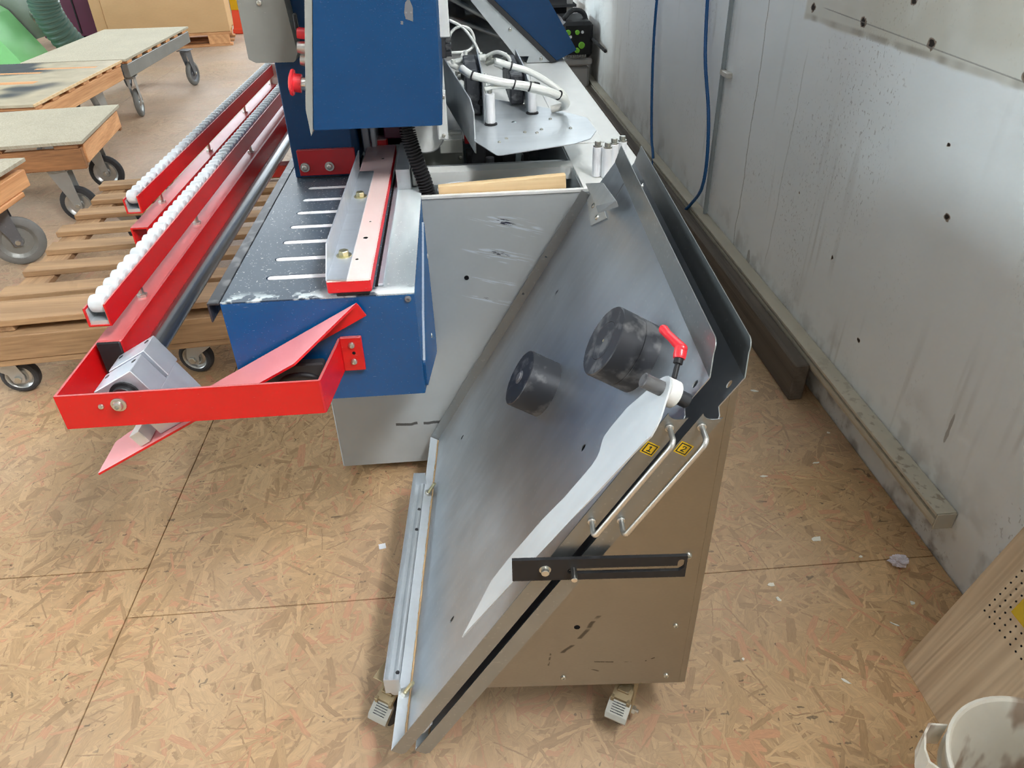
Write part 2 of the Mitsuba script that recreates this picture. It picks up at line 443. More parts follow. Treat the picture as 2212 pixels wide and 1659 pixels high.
def blue_table_fn(p, n, uv):
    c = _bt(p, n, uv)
    d = smoothstep(-.168, -.158, p.x) * smoothstep(0.4, 0.9, n.z) * (0.35 + 0.6 * smoothstep(1.2, 1.65, p.y)) * (0.7 + 0.5 * fbm(p.x * 30, p.y * 6, 1.0))  # pale dusting right of the fence; stands in for bright window light there
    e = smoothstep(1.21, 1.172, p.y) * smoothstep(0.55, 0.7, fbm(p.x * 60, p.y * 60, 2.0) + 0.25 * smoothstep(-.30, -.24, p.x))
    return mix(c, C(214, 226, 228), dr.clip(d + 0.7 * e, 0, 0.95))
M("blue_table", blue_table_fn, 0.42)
M("red", painted((176, 14, 18), (196, 130, 130), 0.55), 0.36)
M("red_fence", painted((190, 24, 34), (238, 212, 206), 1.0, freq=5.0), 0.4)
M("red_flap", painted((186, 16, 22), (222, 150, 152), 0.85, freq=5.0), 0.4)
M("red_dark", painted((150, 18, 26), (150, 100, 100), 0.30), 0.34)
M("red_plastic", (0.68, 0.02, 0.03), 0.3, coat=0.3)
M("machine_grey", grey_panel_fn, 0.42, bump=leather_bump, bscale=0.0003)
M("grey_dark", painted((112, 113, 108), (180, 180, 176), 0.05), 0.5, bump=leather_bump, bscale=0.0003)
M("grey_paint", painted((140, 142, 136), (180, 180, 176), 0.1), 0.45, bump=leather_bump, bscale=0.0003)
M("white_paint", painted((212, 214, 212), (226, 222, 212), 0.25), 0.38)
M("white_plastic", (0.74, 0.75, 0.77), 0.3, coat=0.3)
M("hose_white", (0.72, 0.74, 0.70), 0.28, coat=0.4)
M("roller", (0.58, 0.62, 0.64), 0.22, coat=0.5)
M("cream", (0.62, 0.60, 0.55), 0.5)
M("pallet_wood", wood_fn((176, 142, 104), (122, 92, 62), 9, "x"), 0.75)
M("pallet_wood_long", wood_fn((170, 136, 100), (112, 84, 58), 9, "y", 3.0), 0.75)
M("fir", wood_fn((222, 170, 120), (176, 116, 70), 14, "y", 5.0), 0.65)
M("fir_cross", wood_fn((216, 162, 112), (170, 112, 70), 14, "x", 9.0), 0.65)
M("fir_brown", wood_fn((160, 112, 72), (104, 70, 44), 12, "x", 2.0), 0.6)
M("fresh_wood", wood_fn((232, 204, 160), (206, 168, 118), 18, "x", 1.0), 0.55)
M("chipboard", chip_fn, 0.75)
M("film_ply", stain_deck_fn, 0.4)
M("fork", steel_fn((176, 178, 176), 0.5), 0.42, metal=0.7)
M("fork_dull", steel_fn((110, 112, 116), 0.4), 0.5, metal=0.5)
M("rim_zinc", steel_fn((190, 192, 190), 0.3), 0.3, metal=0.85)
M("dirty_zinc", steel_fn((150, 134, 104), 0.8), 0.5, metal=0.6)
M("dust", wood_fn((206, 176, 136), (150, 120, 86), 60, "y"), 0.95)
M("yellow", (0.66, 0.43, 0.01), 0.4)
M("yellow_dull", (0.46, 0.30, 0.015), 0.85)
M("ink", (0.006, 0.006, 0.008), 0.5)
M("blue_hose", (0.004, 0.075, 0.24), 0.35)
M("conduit", (0.30, 0.35, 0.37), 0.45)
M("laminate", laminate_fn, 0.42, spec=0.35)
M("bucket", dirtywhite_fn, 0.5)
M("paper", (0.62, 0.58, 0.63), 0.8)
M("chip", (0.72, 0.70, 0.62), 0.8)
M("cardboard", cardboard_fn, 0.8)
M("green_paint", painted((120, 190, 120), (180, 200, 170), 0.2), 0.45)
M("green_dark", (0.06, 0.11, 0.085), 0.4)
M("maroon", (0.075, 0.008, 0.035), 0.3, coat=0.3)
M("grey_metal", steel_fn((140, 142, 138), 0.3), 0.45, metal=0.5)
M("orange", (0.80, 0.09, 0.04), 0.5)
M("green_knob", (0.16, 0.42, 0.03), 0.4)
M("vac_grey", (0.27, 0.26, 0.25), 0.5)
M("blue_tint", (0.10, 0.30, 0.5), 0.35)
scene["mat_perspex"] = {"type": "thindielectric", "int_ior": 1.49}
M("smoke_panel", (0.20, 0.21, 0.21), 0.18)
scene["mat_pane"] = {"type": "twosided", "bsdf": {"type": "diffuse", "reflectance": rgb((0.5, 0.5, 0.5))}}

# ------------------------------------------------------------------ the room
WX = 1.13                                    # inner face of the long wall
YB, YF, XL, ZC = -4.2, 13.0, -8.0, 4.5       # rear, far, left, ceiling
struct("floor", box(XL, WX + .3, YB, YF, -0.12, -0.019), "mat_plain_wall", "screed under the brown strand board floor")
sx = [XL, -6.85, -4.85, -2.853, -0.853, 1.129]
for i in range(5):
    ys = np.arange(YB, YF, 2.5) if i % 2 else np.arange(YB - 1.06, YF, 2.5)
    if i == 3:
        ys = np.array([-4.2, -1.30, 1.345, 3.85, 6.35, 8.85, 11.35])
    if i == 4:
        ys = np.array([-4.2, -1.31, 1.19, 3.69, 6.19, 8.69, 11.19])
    ye = list(ys[1:]) + [YF]
    for a, b in zip(ys, ye):
        part("floor", "strand_board_sheet", box(sx[i] + .0012, sx[i + 1] - .0012, max(a, YB) + .0012, min(b, YF) - .0012, -0.018, 0.0, .001), "mat_osb")

WIN = [(-1.2, 0.4), (2.6, 4.2), (5.0, 6.6), (7.4, 9.0)]
ZS, ZT = 2.75, 4.05
wl = [box(WX, WX + .3, YB, YF, -.1, ZS), box(WX, WX + .3, YB, YF, ZT, ZC)]
edges = [YB] + [v for w in WIN for v in w] + [YF]
for a, b in zip(edges[0::2], edges[1::2]):
    wl.append(box(WX, WX + .3, a, b, ZS, ZT))
struct("wall_right", cat(wl), "mat_wall", "dirty white plastered wall beside the machine")
def window(n, y0, y1, rad):
    k = f"window_{n}"
    fr = [box(WX + .01, WX + .06, y0, y1, ZS, ZS + .06), box(WX + .01, WX + .06, y0, y1, ZT - .06, ZT),
          box(WX + .01, WX + .06, y0, y0 + .06, ZS, ZT), box(WX + .01, WX + .06, y1 - .06, y1, ZS, ZT), box(WX + .012, WX + .058, (y0 + y1) / 2 - .03, (y0 + y1) / 2 + .03, ZS, ZT)]
    struct(k, cat(fr), "mat_white_paint", "window frame high in the plastered wall")
    pane = trimesh.Trimesh([(WX + .035, y0, ZS), (WX + .035, y1, ZS), (WX + .035, y1, ZT), (WX + .035, y0, ZT)], [(0, 2, 1), (0, 3, 2)], process=False)
    q = part(k, "pane", pane, "mat_pane")
    scene[q]["emitter"] = {"type": "area", "radiance": rgb(rad)}
for i, (a, b) in enumerate(WIN):
    window(i + 1, a, b, KEY if i == 0 else FARKEY)
struct("wall_left", cat(box(XL - .3, XL, YB, YF, -.1, 1.5), box(XL - .3, XL, YB, YF, 3.6, ZC), box(XL - .3, XL, YB, -2.4, 1.5, 3.6), box(XL - .3, XL, 2.4, 2.8, 1.5, 3.6), box(XL - .3, XL, 7.6, YF, 1.5, 3.6)), "mat_plain_wall", "left wall of the workshop")
def fill_band_window(n, y0, y1):  # emitting panes out of view, added to lift the plastered wall
    k = f"window_{n}"
    struct(k, cat(box(XL - .07, XL - .01, y0, y1, 1.5, 1.56), box(XL - .07, XL - .01, y0, y1, 3.54, 3.6), *[box(XL - .07, XL - .01, y - .03, y + .03, 1.5, 3.6) for y in np.linspace(y0 + .03, y1 - .03, 5)]), "mat_white_paint", "unseen window frame added in the opposite wall for fill light")
    pane = trimesh.Trimesh([(XL - .04, y0, 1.5), (XL - .04, y1, 1.5), (XL - .04, y1, 3.6), (XL - .04, y0, 3.6)], [(0, 1, 2), (0, 2, 3)], process=False)
    q = part(k, "pane", pane, "mat_pane")
    scene[q]["emitter"] = {"type": "area", "radiance": rgb(LEFTFILL)}
fill_band_window(9, -2.4, 2.4)
fill_band_window(10, 2.8, 7.6)
struct("wall_far", cat(box(XL - .3, WX + .3, YF, YF + .3, -.1, 2.2), box(XL - .3, WX + .3, YF, YF + .3, 4.35, ZC), box(XL - .3, -5.0, YF, YF + .3, 2.2, 4.35), box(.9, WX + .3, YF, YF + .3, 2.2, 4.35), box(-2.15, -1.95, YF, YF + .3, 2.2, 4.35)), "mat_plain_wall", "far wall of the workshop")
def end_window(n, x0, x1):
    k = f"window_{n}"
    struct(k, cat(box(x0, x1, YF + .01, YF + .07, 2.2, 2.26), box(x0, x1, YF + .01, YF + .07, 4.29, 4.35), *[box(x - .03, x + .03, YF + .01, YF + .07, 2.2, 4.35) for x in np.linspace(x0 + .03, x1 - .03, 4)]), "mat_white_paint", "window frame in the far end wall")
    pane = trimesh.Trimesh([(x0, YF + .04, 2.2), (x1, YF + .04, 2.2), (x1, YF + .04, 4.35), (x0, YF + .04, 4.35)], [(0, 1, 2), (0, 2, 3)], process=False)
    q = part(k, "pane", pane, "mat_pane")
    scene[q]["emitter"] = {"type": "area", "radiance": rgb(ENDKEY)}
end_window(7, -5.0, -2.15)
end_window(8, -1.95, .9)
struct("wall_rear", box(XL - .3, WX + .3, YB - .3, YB, -.1, ZC), "mat_plain_wall", "wall behind the viewer")
struct("ceiling", box(XL - .3, WX + .3, YB - .3, YF + .3, ZC, ZC + .2), "mat_ceiling", "white workshop ceiling")
def fill_rooflight(n, x0, x1, y0, y1, rad):  # emitting ceiling panes out of view, added for ambient light
    k = f"window_{n}"
    z = ZC - .03
    struct(k, cat(box(x0 - .06, x1 + .06, y0 - .06, y0, z - .05, ZC), box(x0 - .06, x1 + .06, y1, y1 + .06, z - .05, ZC), box(x0 - .06, x0, y0, y1, z - .05, ZC), box(x1, x1 + .06, y0, y1, z - .05, ZC)), "mat_white_paint", "frame of an unseen roof light added for fill")
    pane = trimesh.Trimesh([(x0, y0, z), (x1, y0, z), (x1, y1, z), (x0, y1, z)], [(0, 2, 1), (0, 3, 2)], process=False)
    q = part(k, "pane", pane, "mat_pane")
    scene[q]["emitter"] = {"type": "area", "radiance": rgb(rad)}
fill_rooflight(5, -4.9, -3.3, 2.0, 10.0, SIDE_FILL)
fill_rooflight(6, -2.6, -1.4, -3.4, -0.6, REAR_FILL)

# ------------------------------------------------------------------ things along the wall
t = thing("wall_rail", "long cream metal rail fixed low along the dirty white wall", "rail")
part(t, "profile", prism([(1.078, .128), (1.128, .128), (1.128, .160), (1.078, .160), (1.078, .152), (1.086, .152), (1.086, .143), (1.078, .143)], "y", 1.178, 8.0), "mat_rail")
part(t, "lower_lip", prism([(1.086, .112), (1.128, .112), (1.128, .1265), (1.080, .1265)], "y", 1.183, 8.0), "mat_rail")
part(t, "end_cap", box(1.0785, 1.1275, 1.174, 1.1775, .1125, .1595, .001), "mat_rail")
single("floor_beam", box(1.030, 1.0765, 1.88, 7.6, .001, .135, .004), "mat_beam_dark", "dark old timber beam lying on the floor below the wall rail", "beam")

def wall_hose(pts, label, r=.0075):
    return single("blue_air_hose", tube(smooth_path(pts, 8), r, 10), "mat_blue_hose", label, "hose", smooth=True)
wall_hose([(1.118, 4.34, 1.0), (1.112, 4.32, .75), (1.108, 4.26, .5), (1.100, 4.15, .25), (1.085, 4.02, .16), (1.06, 3.9, .02)], "blue air hose hanging down the white wall, left one of two")
wall_hose([(1.118, 3.49, 1.15), (1.116, 3.46, .97), (1.103, 3.36, .78), (1.094, 3.21, .60), (1.090, 3.14, .42), (1.086, 3.15, .28), (1.075, 3.24, .175), (1.062, 3.32, .10), (1.05, 3.40, .02)], "blue air hose crossing the grey conduit and curling behind the wall rail")
t = thing("conduit_pipe", "thin grey conduit pipe running down the white wall beside the hoses", "pipe")
part(t, "pipe", cyl((1.117, 3.165, 1.2), (1.117, 3.15, .162), .0095, 12), "mat_conduit", smooth=40)
part(t, "clip", cat(box(1.104, 1.129, 3.075, 3.135, .762, .782, .002), lathe([(.0098, 0), (.0125, 0), (.0125, .02), (.0098, .02)], (1.117, 3.158, .762), (0, 0, 1), 16)), "mat_cream")

# ------------------------------------------------------------------ the machine
EM = thing("edge_banding_machine", "large blue and grey edge banding machine standing along the white wall", "machine")
ZD = .82
# grey body
body = bool_sub(box(-.392, .455, 1.66, 5.6, .028, ZD, .003), box(-.30, .285, 1.668, 2.6, .42, 1.2))
part(EM, "body", body, "mat_machine_grey", label="grey enamelled body with scratched front")
part(EM, "body_foot", cat(box(-.33, .40, 1.75, 1.9, .0005, .03), box(-.33, .40, 3.2, 3.4, .0005, .03)), "mat_black_matte")
part(EM, "hole_plug", lathe([(0, 0), (.006, 0), (.006, .0012), (.0045, .0012), (.0045, .0004), (0, .0004)], (0.0, 1.6602, .61), (0, -1, 0), 14), "mat_void")
# white deck on the wall side and further back
deck = bool_sub(box(-.05, .462, 1.657, 5.6, ZD, ZD + .006, .002), box(-.12, .288, 1.60, 2.12, ZD - .1, ZD + .1))
part(EM, "deck", deck, "mat_white_paint", label="pale deck")
part(EM, "deck_edge", box(.452, .464, 1.657, 5.6, ZD - .05, ZD + .0055, .002), "mat_white_paint")
part(EM, "deck_cover", box(.30, .405, 2.02, 2.75, ZD + .0062, ZD + .008, .0008), "mat_white_paint")
part(EM, "front_lip", box(-.094, .30, 1.657, 1.668, ZD - .004, ZD + .004, .001), "mat_white_paint")
part(EM, "cross_bar", prism([(1.83, .792), (1.866, .800), (1.866, .828), (1.83, .824)], "x", -.10, .289), "mat_white_paint")
part(EM, "inner_wall", box(-.12, .286, 1.95, 1.97, .50, .80), "mat_machine_grey")
single("tub", cat(lathe([(.046, 0), (.049, .096), (.052, .096), (.052, .10), (.047, .10), (.0445, .004), (0, .004), (0, 0)], (-.006, 1.755, .706), (0, 0, 1), 40)), "mat_white_plastic", "round pale tub standing inside the machine behind its front panel", "tub", smooth=40)
single("wood_offcut", Fr((-.052, 1.677, .8015), (1, .008, .045), (-.008, 1, 0), (-.045, 0, 1))(box(0, .302, .0, .021, 0, .036, .001)), "mat_fresh_wood", "light wood strip lying in the machine just behind the front panel", "wood strip")
# infeed table: blue box with slotted top
X0, X1, Y0 = -.432, -.094, 1.168
side = [(Y0, ZD), (Y0, .605), (1.657, .405), (1.657, ZD - .02), (1.735, ZD - .02), (1.735, ZD)]
tb = cat(prism(side, "x", X1 - .003, X1), prism(side, "x", X0, X0 + .003), prism([(X0, .605), (X1, .605), (X1, ZD), (X0, ZD)], "y", Y0, Y0 + .003))
part(EM, "table_box", tb, "mat_blue", label="blue box under the slotted table")
part(EM, "table_side_fold", prism([(1.30, .71), (1.60, .79), (1.645, .50), (1.645, .41), (1.20, .60), (1.195, .66)], "x", X1 + .0005, X1 + .005, r=.012), "mat_blue")
top = sg.box(X0, Y0, X1, 2.02)
top = sg.Polygon([(X0, Y0), (X1, Y0), (X1, 1.735), (-.26, 1.735), (-.26, 2.02), (X0 - .0, 2.02)])
slots, strips = [], []
for i in range(7):
    yc = 1.257 + .0838 * i
    slots.append(sg.LineString([(-.361, yc + .004), (-.20, yc + .004)]).buffer(.0095, quad_segs=4))
    strips.append(yc)
tp = top
for s in slots:
    tp = tp.difference(s)
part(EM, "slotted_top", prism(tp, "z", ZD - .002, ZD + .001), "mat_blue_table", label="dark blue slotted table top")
for yc in strips:
    part(EM, "support_strip", prism(sg.LineString([(-.3605, yc + .005), (-.20, yc + .005)]).buffer(.0080, quad_segs=4), "z", ZD - .010, ZD + .0004), "mat_white_plastic")
part(EM, "table_rim", cat(box(X0 - .022, X0 - .001, Y0 - .002, 2.04, ZD - .002, ZD + .0025, .001), box(X0 - .022, X0 - .019, Y0 - .002, 2.04, ZD - .035, ZD, .001)), "mat_dark_steel")
part(EM, "air_grille", cat(box(-.395, -.30, 1.845, 1.885, ZD + .0005, ZD + .004, .001)), "mat_black_matte")
for i in range(12):
    part(EM, "grille_bar", box(-.390 + .0072 * i, -.3865 + .0072 * i, 1.849, 1.881, ZD + .004, ZD + .0055), "mat_fork_dull")
for (y, z) in ((1.50, .70), (1.36, .565)):
    part(EM, "side_screw", button_bolt((X1 + .003, y + .1, z), (1, 0, 0), .006), "mat_zinc", smooth=40)
part(EM, "corner_screw", button_bolt((X1 - .012, Y0 - .0005, ZD - .010), (0, -1, 0), .006), "mat_fork_dull", smooth=40)
# fence
FX0, FX1 = -.242, -.166
part(EM, "fence", box(FX0, FX1, 1.158, 1.985, ZD + .012, ZD + .036, .002), "mat_red_fence", label="dusty red infeed fence")
part(EM, "fence_foot", box(FX0 + .012, FX1 - .006, 1.17, 1.98, ZD + .0012, ZD + .0125, .001), "mat_black_matte")
ZA = ZD + .0365
part(EM, "guide_angle", cat(prism([(-.240, 1.160), (-.206, 1.156), (-.206, 1.754), (-.240, 1.756)], "z", ZA, ZA + .0025),
     prism([(1.160, ZA), (1.215, ZA + .045), (1.80, ZA + .040), (1.757, ZA)], "x", -.2425, -.240)), "mat_alu", label="aluminium guide angle bolted on the fence")
for y in (1.257, 1.574):
    k = part(EM, "hex_bolt", hexnut((-.221, y, ZA + .0045), (0, 0, 1), .0095, .009), "mat_brass_zinc")
    part(k, "washer", cyl((-.221, y, ZA + .0025), (-.221, y, ZA + .0045), .014, 20), "mat_brass_zinc")
for (x, y, r) in ((-.19, 1.345, .0045), (-.197, 1.245, .0028), (-.192, 1.86, .0035), (-.188, 1.43, .002)):
    part(EM, "fence_hole", cyl((x, y, ZD + .0359), (x, y, ZD + .0364), r, 12), "mat_void")
part(EM, "slide_strip", cat(box(-.160, -.150, 1.20, 1.90, ZD + .0012, ZD + .006, .001)), "mat_alu")
part(EM, "slide_gap", box(-.165, -.1605, 1.20, 1.90, ZD + .0011, ZD + .003), "mat_void")
part(EM, "end_angle", cat(box(-.152, -.118, 1.72, 1.95, ZD + .0015, ZD + .05, .001)), "mat_galv")
part(EM, "white_block", box(-.116, -.085, 1.74, 1.82, ZD + .0015, ZD + .045, .002), "mat_white_paint")
# column, red guard, head housing
part(EM, "column", box(-.412, -.262, 1.845, 2.6, ZD + .002, 1.78, .002), "mat_blue_head", label="blue column")
part(EM, "red_guard", box(-.397, -.257, 1.832, 1.8445, .830, .893, .001), "mat_red_dark", label="dark red guard plate")
for x in (-.382, -.322):
    part(EM, "guard_screw", cat(cyl((x, 1.8315, .852), (x, 1.828, .852), .0115, 18), button_bolt((x, 1.828, .852), (0, -1, 0), .0075)), "mat_zinc", smooth=30)
HY = 1.60
head = hull([(-.303, HY, .997), (-.031, HY, .996), (-.022, HY, 1.45), (-.225, HY, 1.45), (-.303, 2.2, .997), (-.031, 2.2, .996), (-.022, 2.2, 1.45), (-.225, 2.2, 1.45)])
head = prism([(-.303, .998), (-.031, .997), (-.014, 1.78), (-.172, 1.78)], "y", HY, 2.6, r=.004)
part(EM, "head_housing", head, "mat_blue_head", label="blue head housing with scratched front")
part(EM, "paint_chip", prism([(-.088, 1.203), (-.074, 1.198), (-.072, 1.222), (-.078, 1.240), (-.086, 1.232), (-.090, 1.214)], "y", HY - .0006, HY - .0001), "mat_fork_dull")
part(EM, "paint_chip", prism([(-.099, 1.194), (-.094, 1.193), (-.093, 1.199), (-.098, 1.2)], "y", HY - .0006, HY - .0001), "mat_fork_dull")
part(EM, "control_panel", prism([(-.3105, .985), (-.3045, .997), (-.221, 1.50), (-.2355, 1.50), (-.3125, 1.04)], "y", HY + .004, 2.1), "mat_grey_paint", label="grey control panel on the side of the head")
part(EM, "panel_grip", tube([(-.268, 1.625, 1.155), (-.270, 1.625, 1.17), (-.262, 1.625, 1.25), (-.235, 1.625, 1.42)], .0085, 12), "mat_cream", smooth=50)
pn = unit((-.98, -.02, .16))
def pos(y, z, off):
    x = -.304 + (z - 1.0) * .166
    return V(x, y, z) + pn * off
k = part(EM, "emergency_stop", lathe([(0, .034), (.014, .033), (.0255, .029), (.027, .025), (.025, .022), (.0185, .0215), (.0185, .007), (0, .007)], pos(1.66, 1.075, .024), pn, 32), "mat_red_plastic", smooth=35, label="red mushroom emergency stop button")
part(k, "collar", lathe([(0, 0), (.015, 0), (.015, .008), (.0135, .009), (.0135, .024), (.0125, .026), (0, .026)], pos(1.66, 1.075, .008), pn, 24), "mat_chrome", smooth=35)
part(k, "plate", lathe([(0, 0), (.030, 0), (.030, .0015), (0, .0015)], pos(1.66, 1.075, .006), pn, 28), "mat_yellow")
for (z, y, h) in ((1.118, 1.68, .030), (1.143, 1.67, .034)):
    k = part(EM, "push_button", lathe([(0, 0), (.013, 0), (.013, h * .7), (.011, h), (0, h)], pos(y, z, .006), pn, 20), "mat_brushed", smooth=35)
k = part(EM, "key_switch", lathe([(0, 0), (.011, 0), (.011, .034), (0, .034)], pos(1.67, 1.170, .006), pn, 18), "mat_red_plastic", smooth=35, label="red selector switch")
part(k, "pointer", box(-.318, -.311, 1.663, 1.677, 1.180, 1.212, .002), "mat_black")
# grey screen cabinet standing out to the left of the column
part(EM, "screen_cabinet", prism([(-.452, 1.111), (-.437, 1.103), (-.352, 1.102), (-.343, 1.12), (-.352, 1.226), (-.365, 1.50), (-.450, 1.50)], "y", 1.78, 1.842, r=.006), "mat_grey_dark", label="grey back of the screen cabinet")
part(EM, "cabinet_screw", button_bolt((-.405, 1.7795, 1.222), (0, -1, 0), .006), "mat_zinc", smooth=40)
# mechanism behind the fence
part(EM, "guide_profile", cat(box(-.252, -.232, 1.97, 2.05, ZD + .02, ZD + .16, .003), box(-.229, -.214, 1.965, 2.05, ZD + .035, ZD + .16, .003)), "mat_alu")
part(EM, "press_beam", box(-.195, -.150, 1.99, 2.10, ZD + .05, 1.0, .003), "mat_maroon")
part(EM, "dark_gap", box(-.26, -.11, 2.11, 2.13, ZD + .0015, .997), "mat_void")
part(EM, "fence_stop", cat(box(-.238, -.19, 1.985, 2.03, ZD + .015, ZD + .05, .002)), "mat_red_fence")
hp = smooth_path([(-.120, 1.72, 1.03), (-.114, 1.705, .97), (-.108, 1.70, .934), (-.096, 1.70, .886), (-.083, 1.70, .836), (-.077, 1.70, .79), (-.072, 1.71, .72)], 40)
part(EM, "corrugated_hose", tube(hp, [.0155 + .0030 * (1 if i % 6 < 3 else -1) for i in range(len(hp))], 16), "mat_black", smooth=30, label="black corrugated hose")
part(EM, "motor_flange", box(-.050, -.024, 1.90, 1.915, .884, 1.006, .003), "mat_white_paint")
part(EM, "motor", cyl((-.085, 1.93, .895), (-.085, 2.1, .895), .052, 32, bev=.004), "mat_white_paint", smooth=35)
for (x, z) in ((-.036, .896), (-.030, .99)):
    part(EM, "flange_screw", button_bolt((x, 1.8995, z), (0, -1, 0), .005), "mat_zinc", smooth=40)
part(EM, "motor_bracket", cat(box(-.115, .012, 2.03, 2.06, .60, .868, .003), box(-.05, .012, 1.985, 2.03, .825, .862, .002)), "mat_grey_paint")
for (x, z) in ((-.095, .845), (-.002, .85), (0.004, .80)):
    part(EM, "bracket_screw", button_bolt((x, 2.0295, z), (0, -1, 0), .006), "mat_zinc", smooth=40)
part(EM, "red_holder", box(.018, .075, 2.07, 2.10, .825, .86, .002), "mat_red_plastic")
part(EM, "feed_unit", cat(box(.02, .20, 2.06, 2.12, .60, .80, .004), box(.035, .075, 2.02, 2.06, .70, .845, .003), box(.12, .18, 2.03, 2.06, .66, .80, .003)), "mat_black_matte")
part(EM, "feed_roller", cyl((.085, 2.02, .70), (.085, 2.02, .80), .012, 16), "mat_fork_dull", smooth=40)
part(EM, "cable_bundle", tube(smooth_path([(.15, 1.98, .90), (.165, 2.0, .84), (.16, 2.02, .76), (.15, 2.05, .65)], 6), .008, 8), "mat_conduit", smooth=True)
# tape guide plate, rounded at its wall side
ZP = .900
gp = sg.Polygon([(.089, 1.695), (.279, 1.763), (.325, 1.80), (.352, 1.87), (.350, 2.0), (.272, 2.112), (.069, 2.30), (.04, 2.10), (.04, 1.825)]).buffer(-.012).buffer(.012, quad_segs=5)
part(EM, "guide_plate", prism(gp, "z", ZP - .002, ZP), "mat_galv", label="bright steel tape guide plate")
part(EM, "side_plate", Fr((.044, 1.84, 0), (-.13, .99, 0), (-.99, -.13, 0), (0, 0, 1))(cat(prism([(0, .865), (0, .965), (.05, .985), (.55, 1.0), (.55, .865)], "y", 0, .003))), "mat_galv")
for (x, y0, z1) in ((.074, 1.985, 1.005), (.2, 2.08, .985)):
    part(EM, "magazine_plate", prism([(y0, ZP), (y0, z1), (y0 + .08, z1 + .012), (y0 + .42, z1 + .01), (y0 + .42, ZP)], "x", x - .002, x + .002), "mat_galv")
    part(EM, "magazine_core", cat(box(x - .045, x - .006, y0 + .08, y0 + .40, ZP + .004, z1 - .002, .004)), "mat_dark_steel")
    part(EM, "magazine_slot", cat(box(x + .0021, x + .0024, y0 + .03, y0 + .05, ZP + .02, ZP + .028), box(x + .0021, x + .0024, y0 + .12, y0 + .126, ZP + .01, z1 - .03)), "mat_void")
    part(EM, "link_rod", cyl((x + .012, y0 + .03, ZP + .03), (x + .012, y0 + .14, z1 - .01), .005, 12), "mat_zinc", smooth=40)
for (x, y, h) in ((.089, 1.972, .078), (.209, 2.072, .072)):
    k = part(EM, "guide_roller", cyl((x, y, ZP + .003), (x, y, ZP + h), .0125, 24, bev=.002), "mat_white_plastic", smooth=35, label="white guide roller on the bright plate")
    part(k, "screw", cyl((x, y, ZP + h), (x, y, ZP + h + .012), .0065, 14, bev=.001), "mat_zinc", smooth=35)
    part(k, "base", cyl((x, y, ZP), (x, y, ZP + .003), .017, 24), "mat_black")
for (x, y) in ((.332, 1.737), (.353, 1.722), (.381, 1.782), (.405, 1.80)):
    h = .078 if x < .37 else .07
    k = part(EM, "tape_roller", cyl((x, y, ZD + .007), (x, y, ZD + h), .0115, 24, bev=.001), "mat_white_plastic", smooth=35, label="white tape roller post on the deck corner")
    part(k, "screw", cat(cyl((x, y, ZD + h), (x, y, ZD + h + .004), .0105, 20), cyl((x, y, ZD + h + .004), (x, y, ZD + h + .013), .0075, 14, bev=.001)), "mat_zinc", smooth=35)
for (x, y) in ((.20, 1.87), (.215, 1.90), (.17, 1.88), (.12, 1.83), (.29, 1.9), (.1, 1.80), (.25, 2.0)):
    part(EM, "plate_screw", button_bolt((x, y, ZP), (0, 0, 1), .0045, 10), "mat_zinc", smooth=40)
# air lines, valves and looms over the guide plate
def loom(pts, r, mat="mat_hose_white", name="air_line"):
    return part(EM, name, tube(smooth_path(pts, 8), r, 10), mat, smooth=True)
loom([(.020, 2.0, 1.036), (.043, 1.97, 1.025), (.08, 1.96, 1.016), (.133, 1.96, 1.004), (.186, 1.96, .995), (.246, 1.965, .977), (.280, 1.985, .957), (.296, 2.02, .935), (.295, 2.06, .917)], .0098)
loom([(.075, 1.965, .990), (.10, 1.966, .995), (.15, 1.966, .993), (.20, 1.968, .982), (.25, 1.975, .966), (.285, 2.0, .945)], .006)
loom([(.110, 2.06, 1.040), (.153, 2.05, 1.027), (.195, 2.05, 1.014), (.245, 2.05, .987), (.289, 2.045, .955), (.300, 2.05, .93)], .0085)
loom([(-.02, 2.48, 1.005), (0.0, 2.5, 1.050), (.03, 2.5, 1.066), (.060, 2.5, 1.055), (.07, 2.5, 1.02), (.05, 2.49, .998), (.005, 2.48, .995), (-.03, 2.47, 1.0)], .0045)
loom([(-.005, 2.5, 1.085), (.037, 2.5, 1.062), (.071, 2.48, 1.019), (.091, 2.45, .973)], .0048)
loom([(-.03, 2.40, .972), (.03, 2.40, .985), (.10, 2.40, .992)], .010)
loom([(.02, 2.3, .985), (.05, 2.28, .965), (.08, 2.25, .975), (.05, 2.22, .985)], .006)
loom([(.10, 2.42, .99), (.135, 2.40, 1.005), (.165, 2.38, .995), (.175, 2.36, .975)], .006)
part(EM, "loom_end", cyl((.262, 2.075, .908), (.294, 2.066, .916), .0098, 14), "mat_cream", smooth=40)
for (a, b) in (((.045, 1.968, 1.024), (.048, 1.967, 1.023)), ((.150, 1.96, 1.001), (.153, 1.96, 1.0)), ((.190, 1.96, .994), (.193, 1.96, .993)), ((.268, 1.978, .966), (.271, 1.979, .964)), ((.150, 2.05, 1.028), (.153, 2.05, 1.027))):
    part(EM, "cable_tie", cyl(a, b, .013, 16), "mat_black")
for i, (x, y, z) in enumerate(((.0, 2.32, .985), (.03, 2.28, .975), (.055, 2.25, .968), (.01, 2.25, .965), (.085, 2.42, .985), (.115, 2.40, .978), (.14, 2.38, .970), (.16, 2.40, .985), (.04, 2.45, .985), (.065, 2.2, .950))):
    d = unit((.8, -.5 + .1 * (i % 3), .3 * ((i % 2) * 2 - 1)))
    part(EM, "air_fitting", cat(cyl(V(x, y, z) - d * .016, V(x, y, z) + d * .016, .008, 12, bev=.001), cyl((x, y, z), (x, y, z + .018), .0065, 12, bev=.001)), "mat_zinc" if i % 2 else "mat_hose_white", smooth=40)
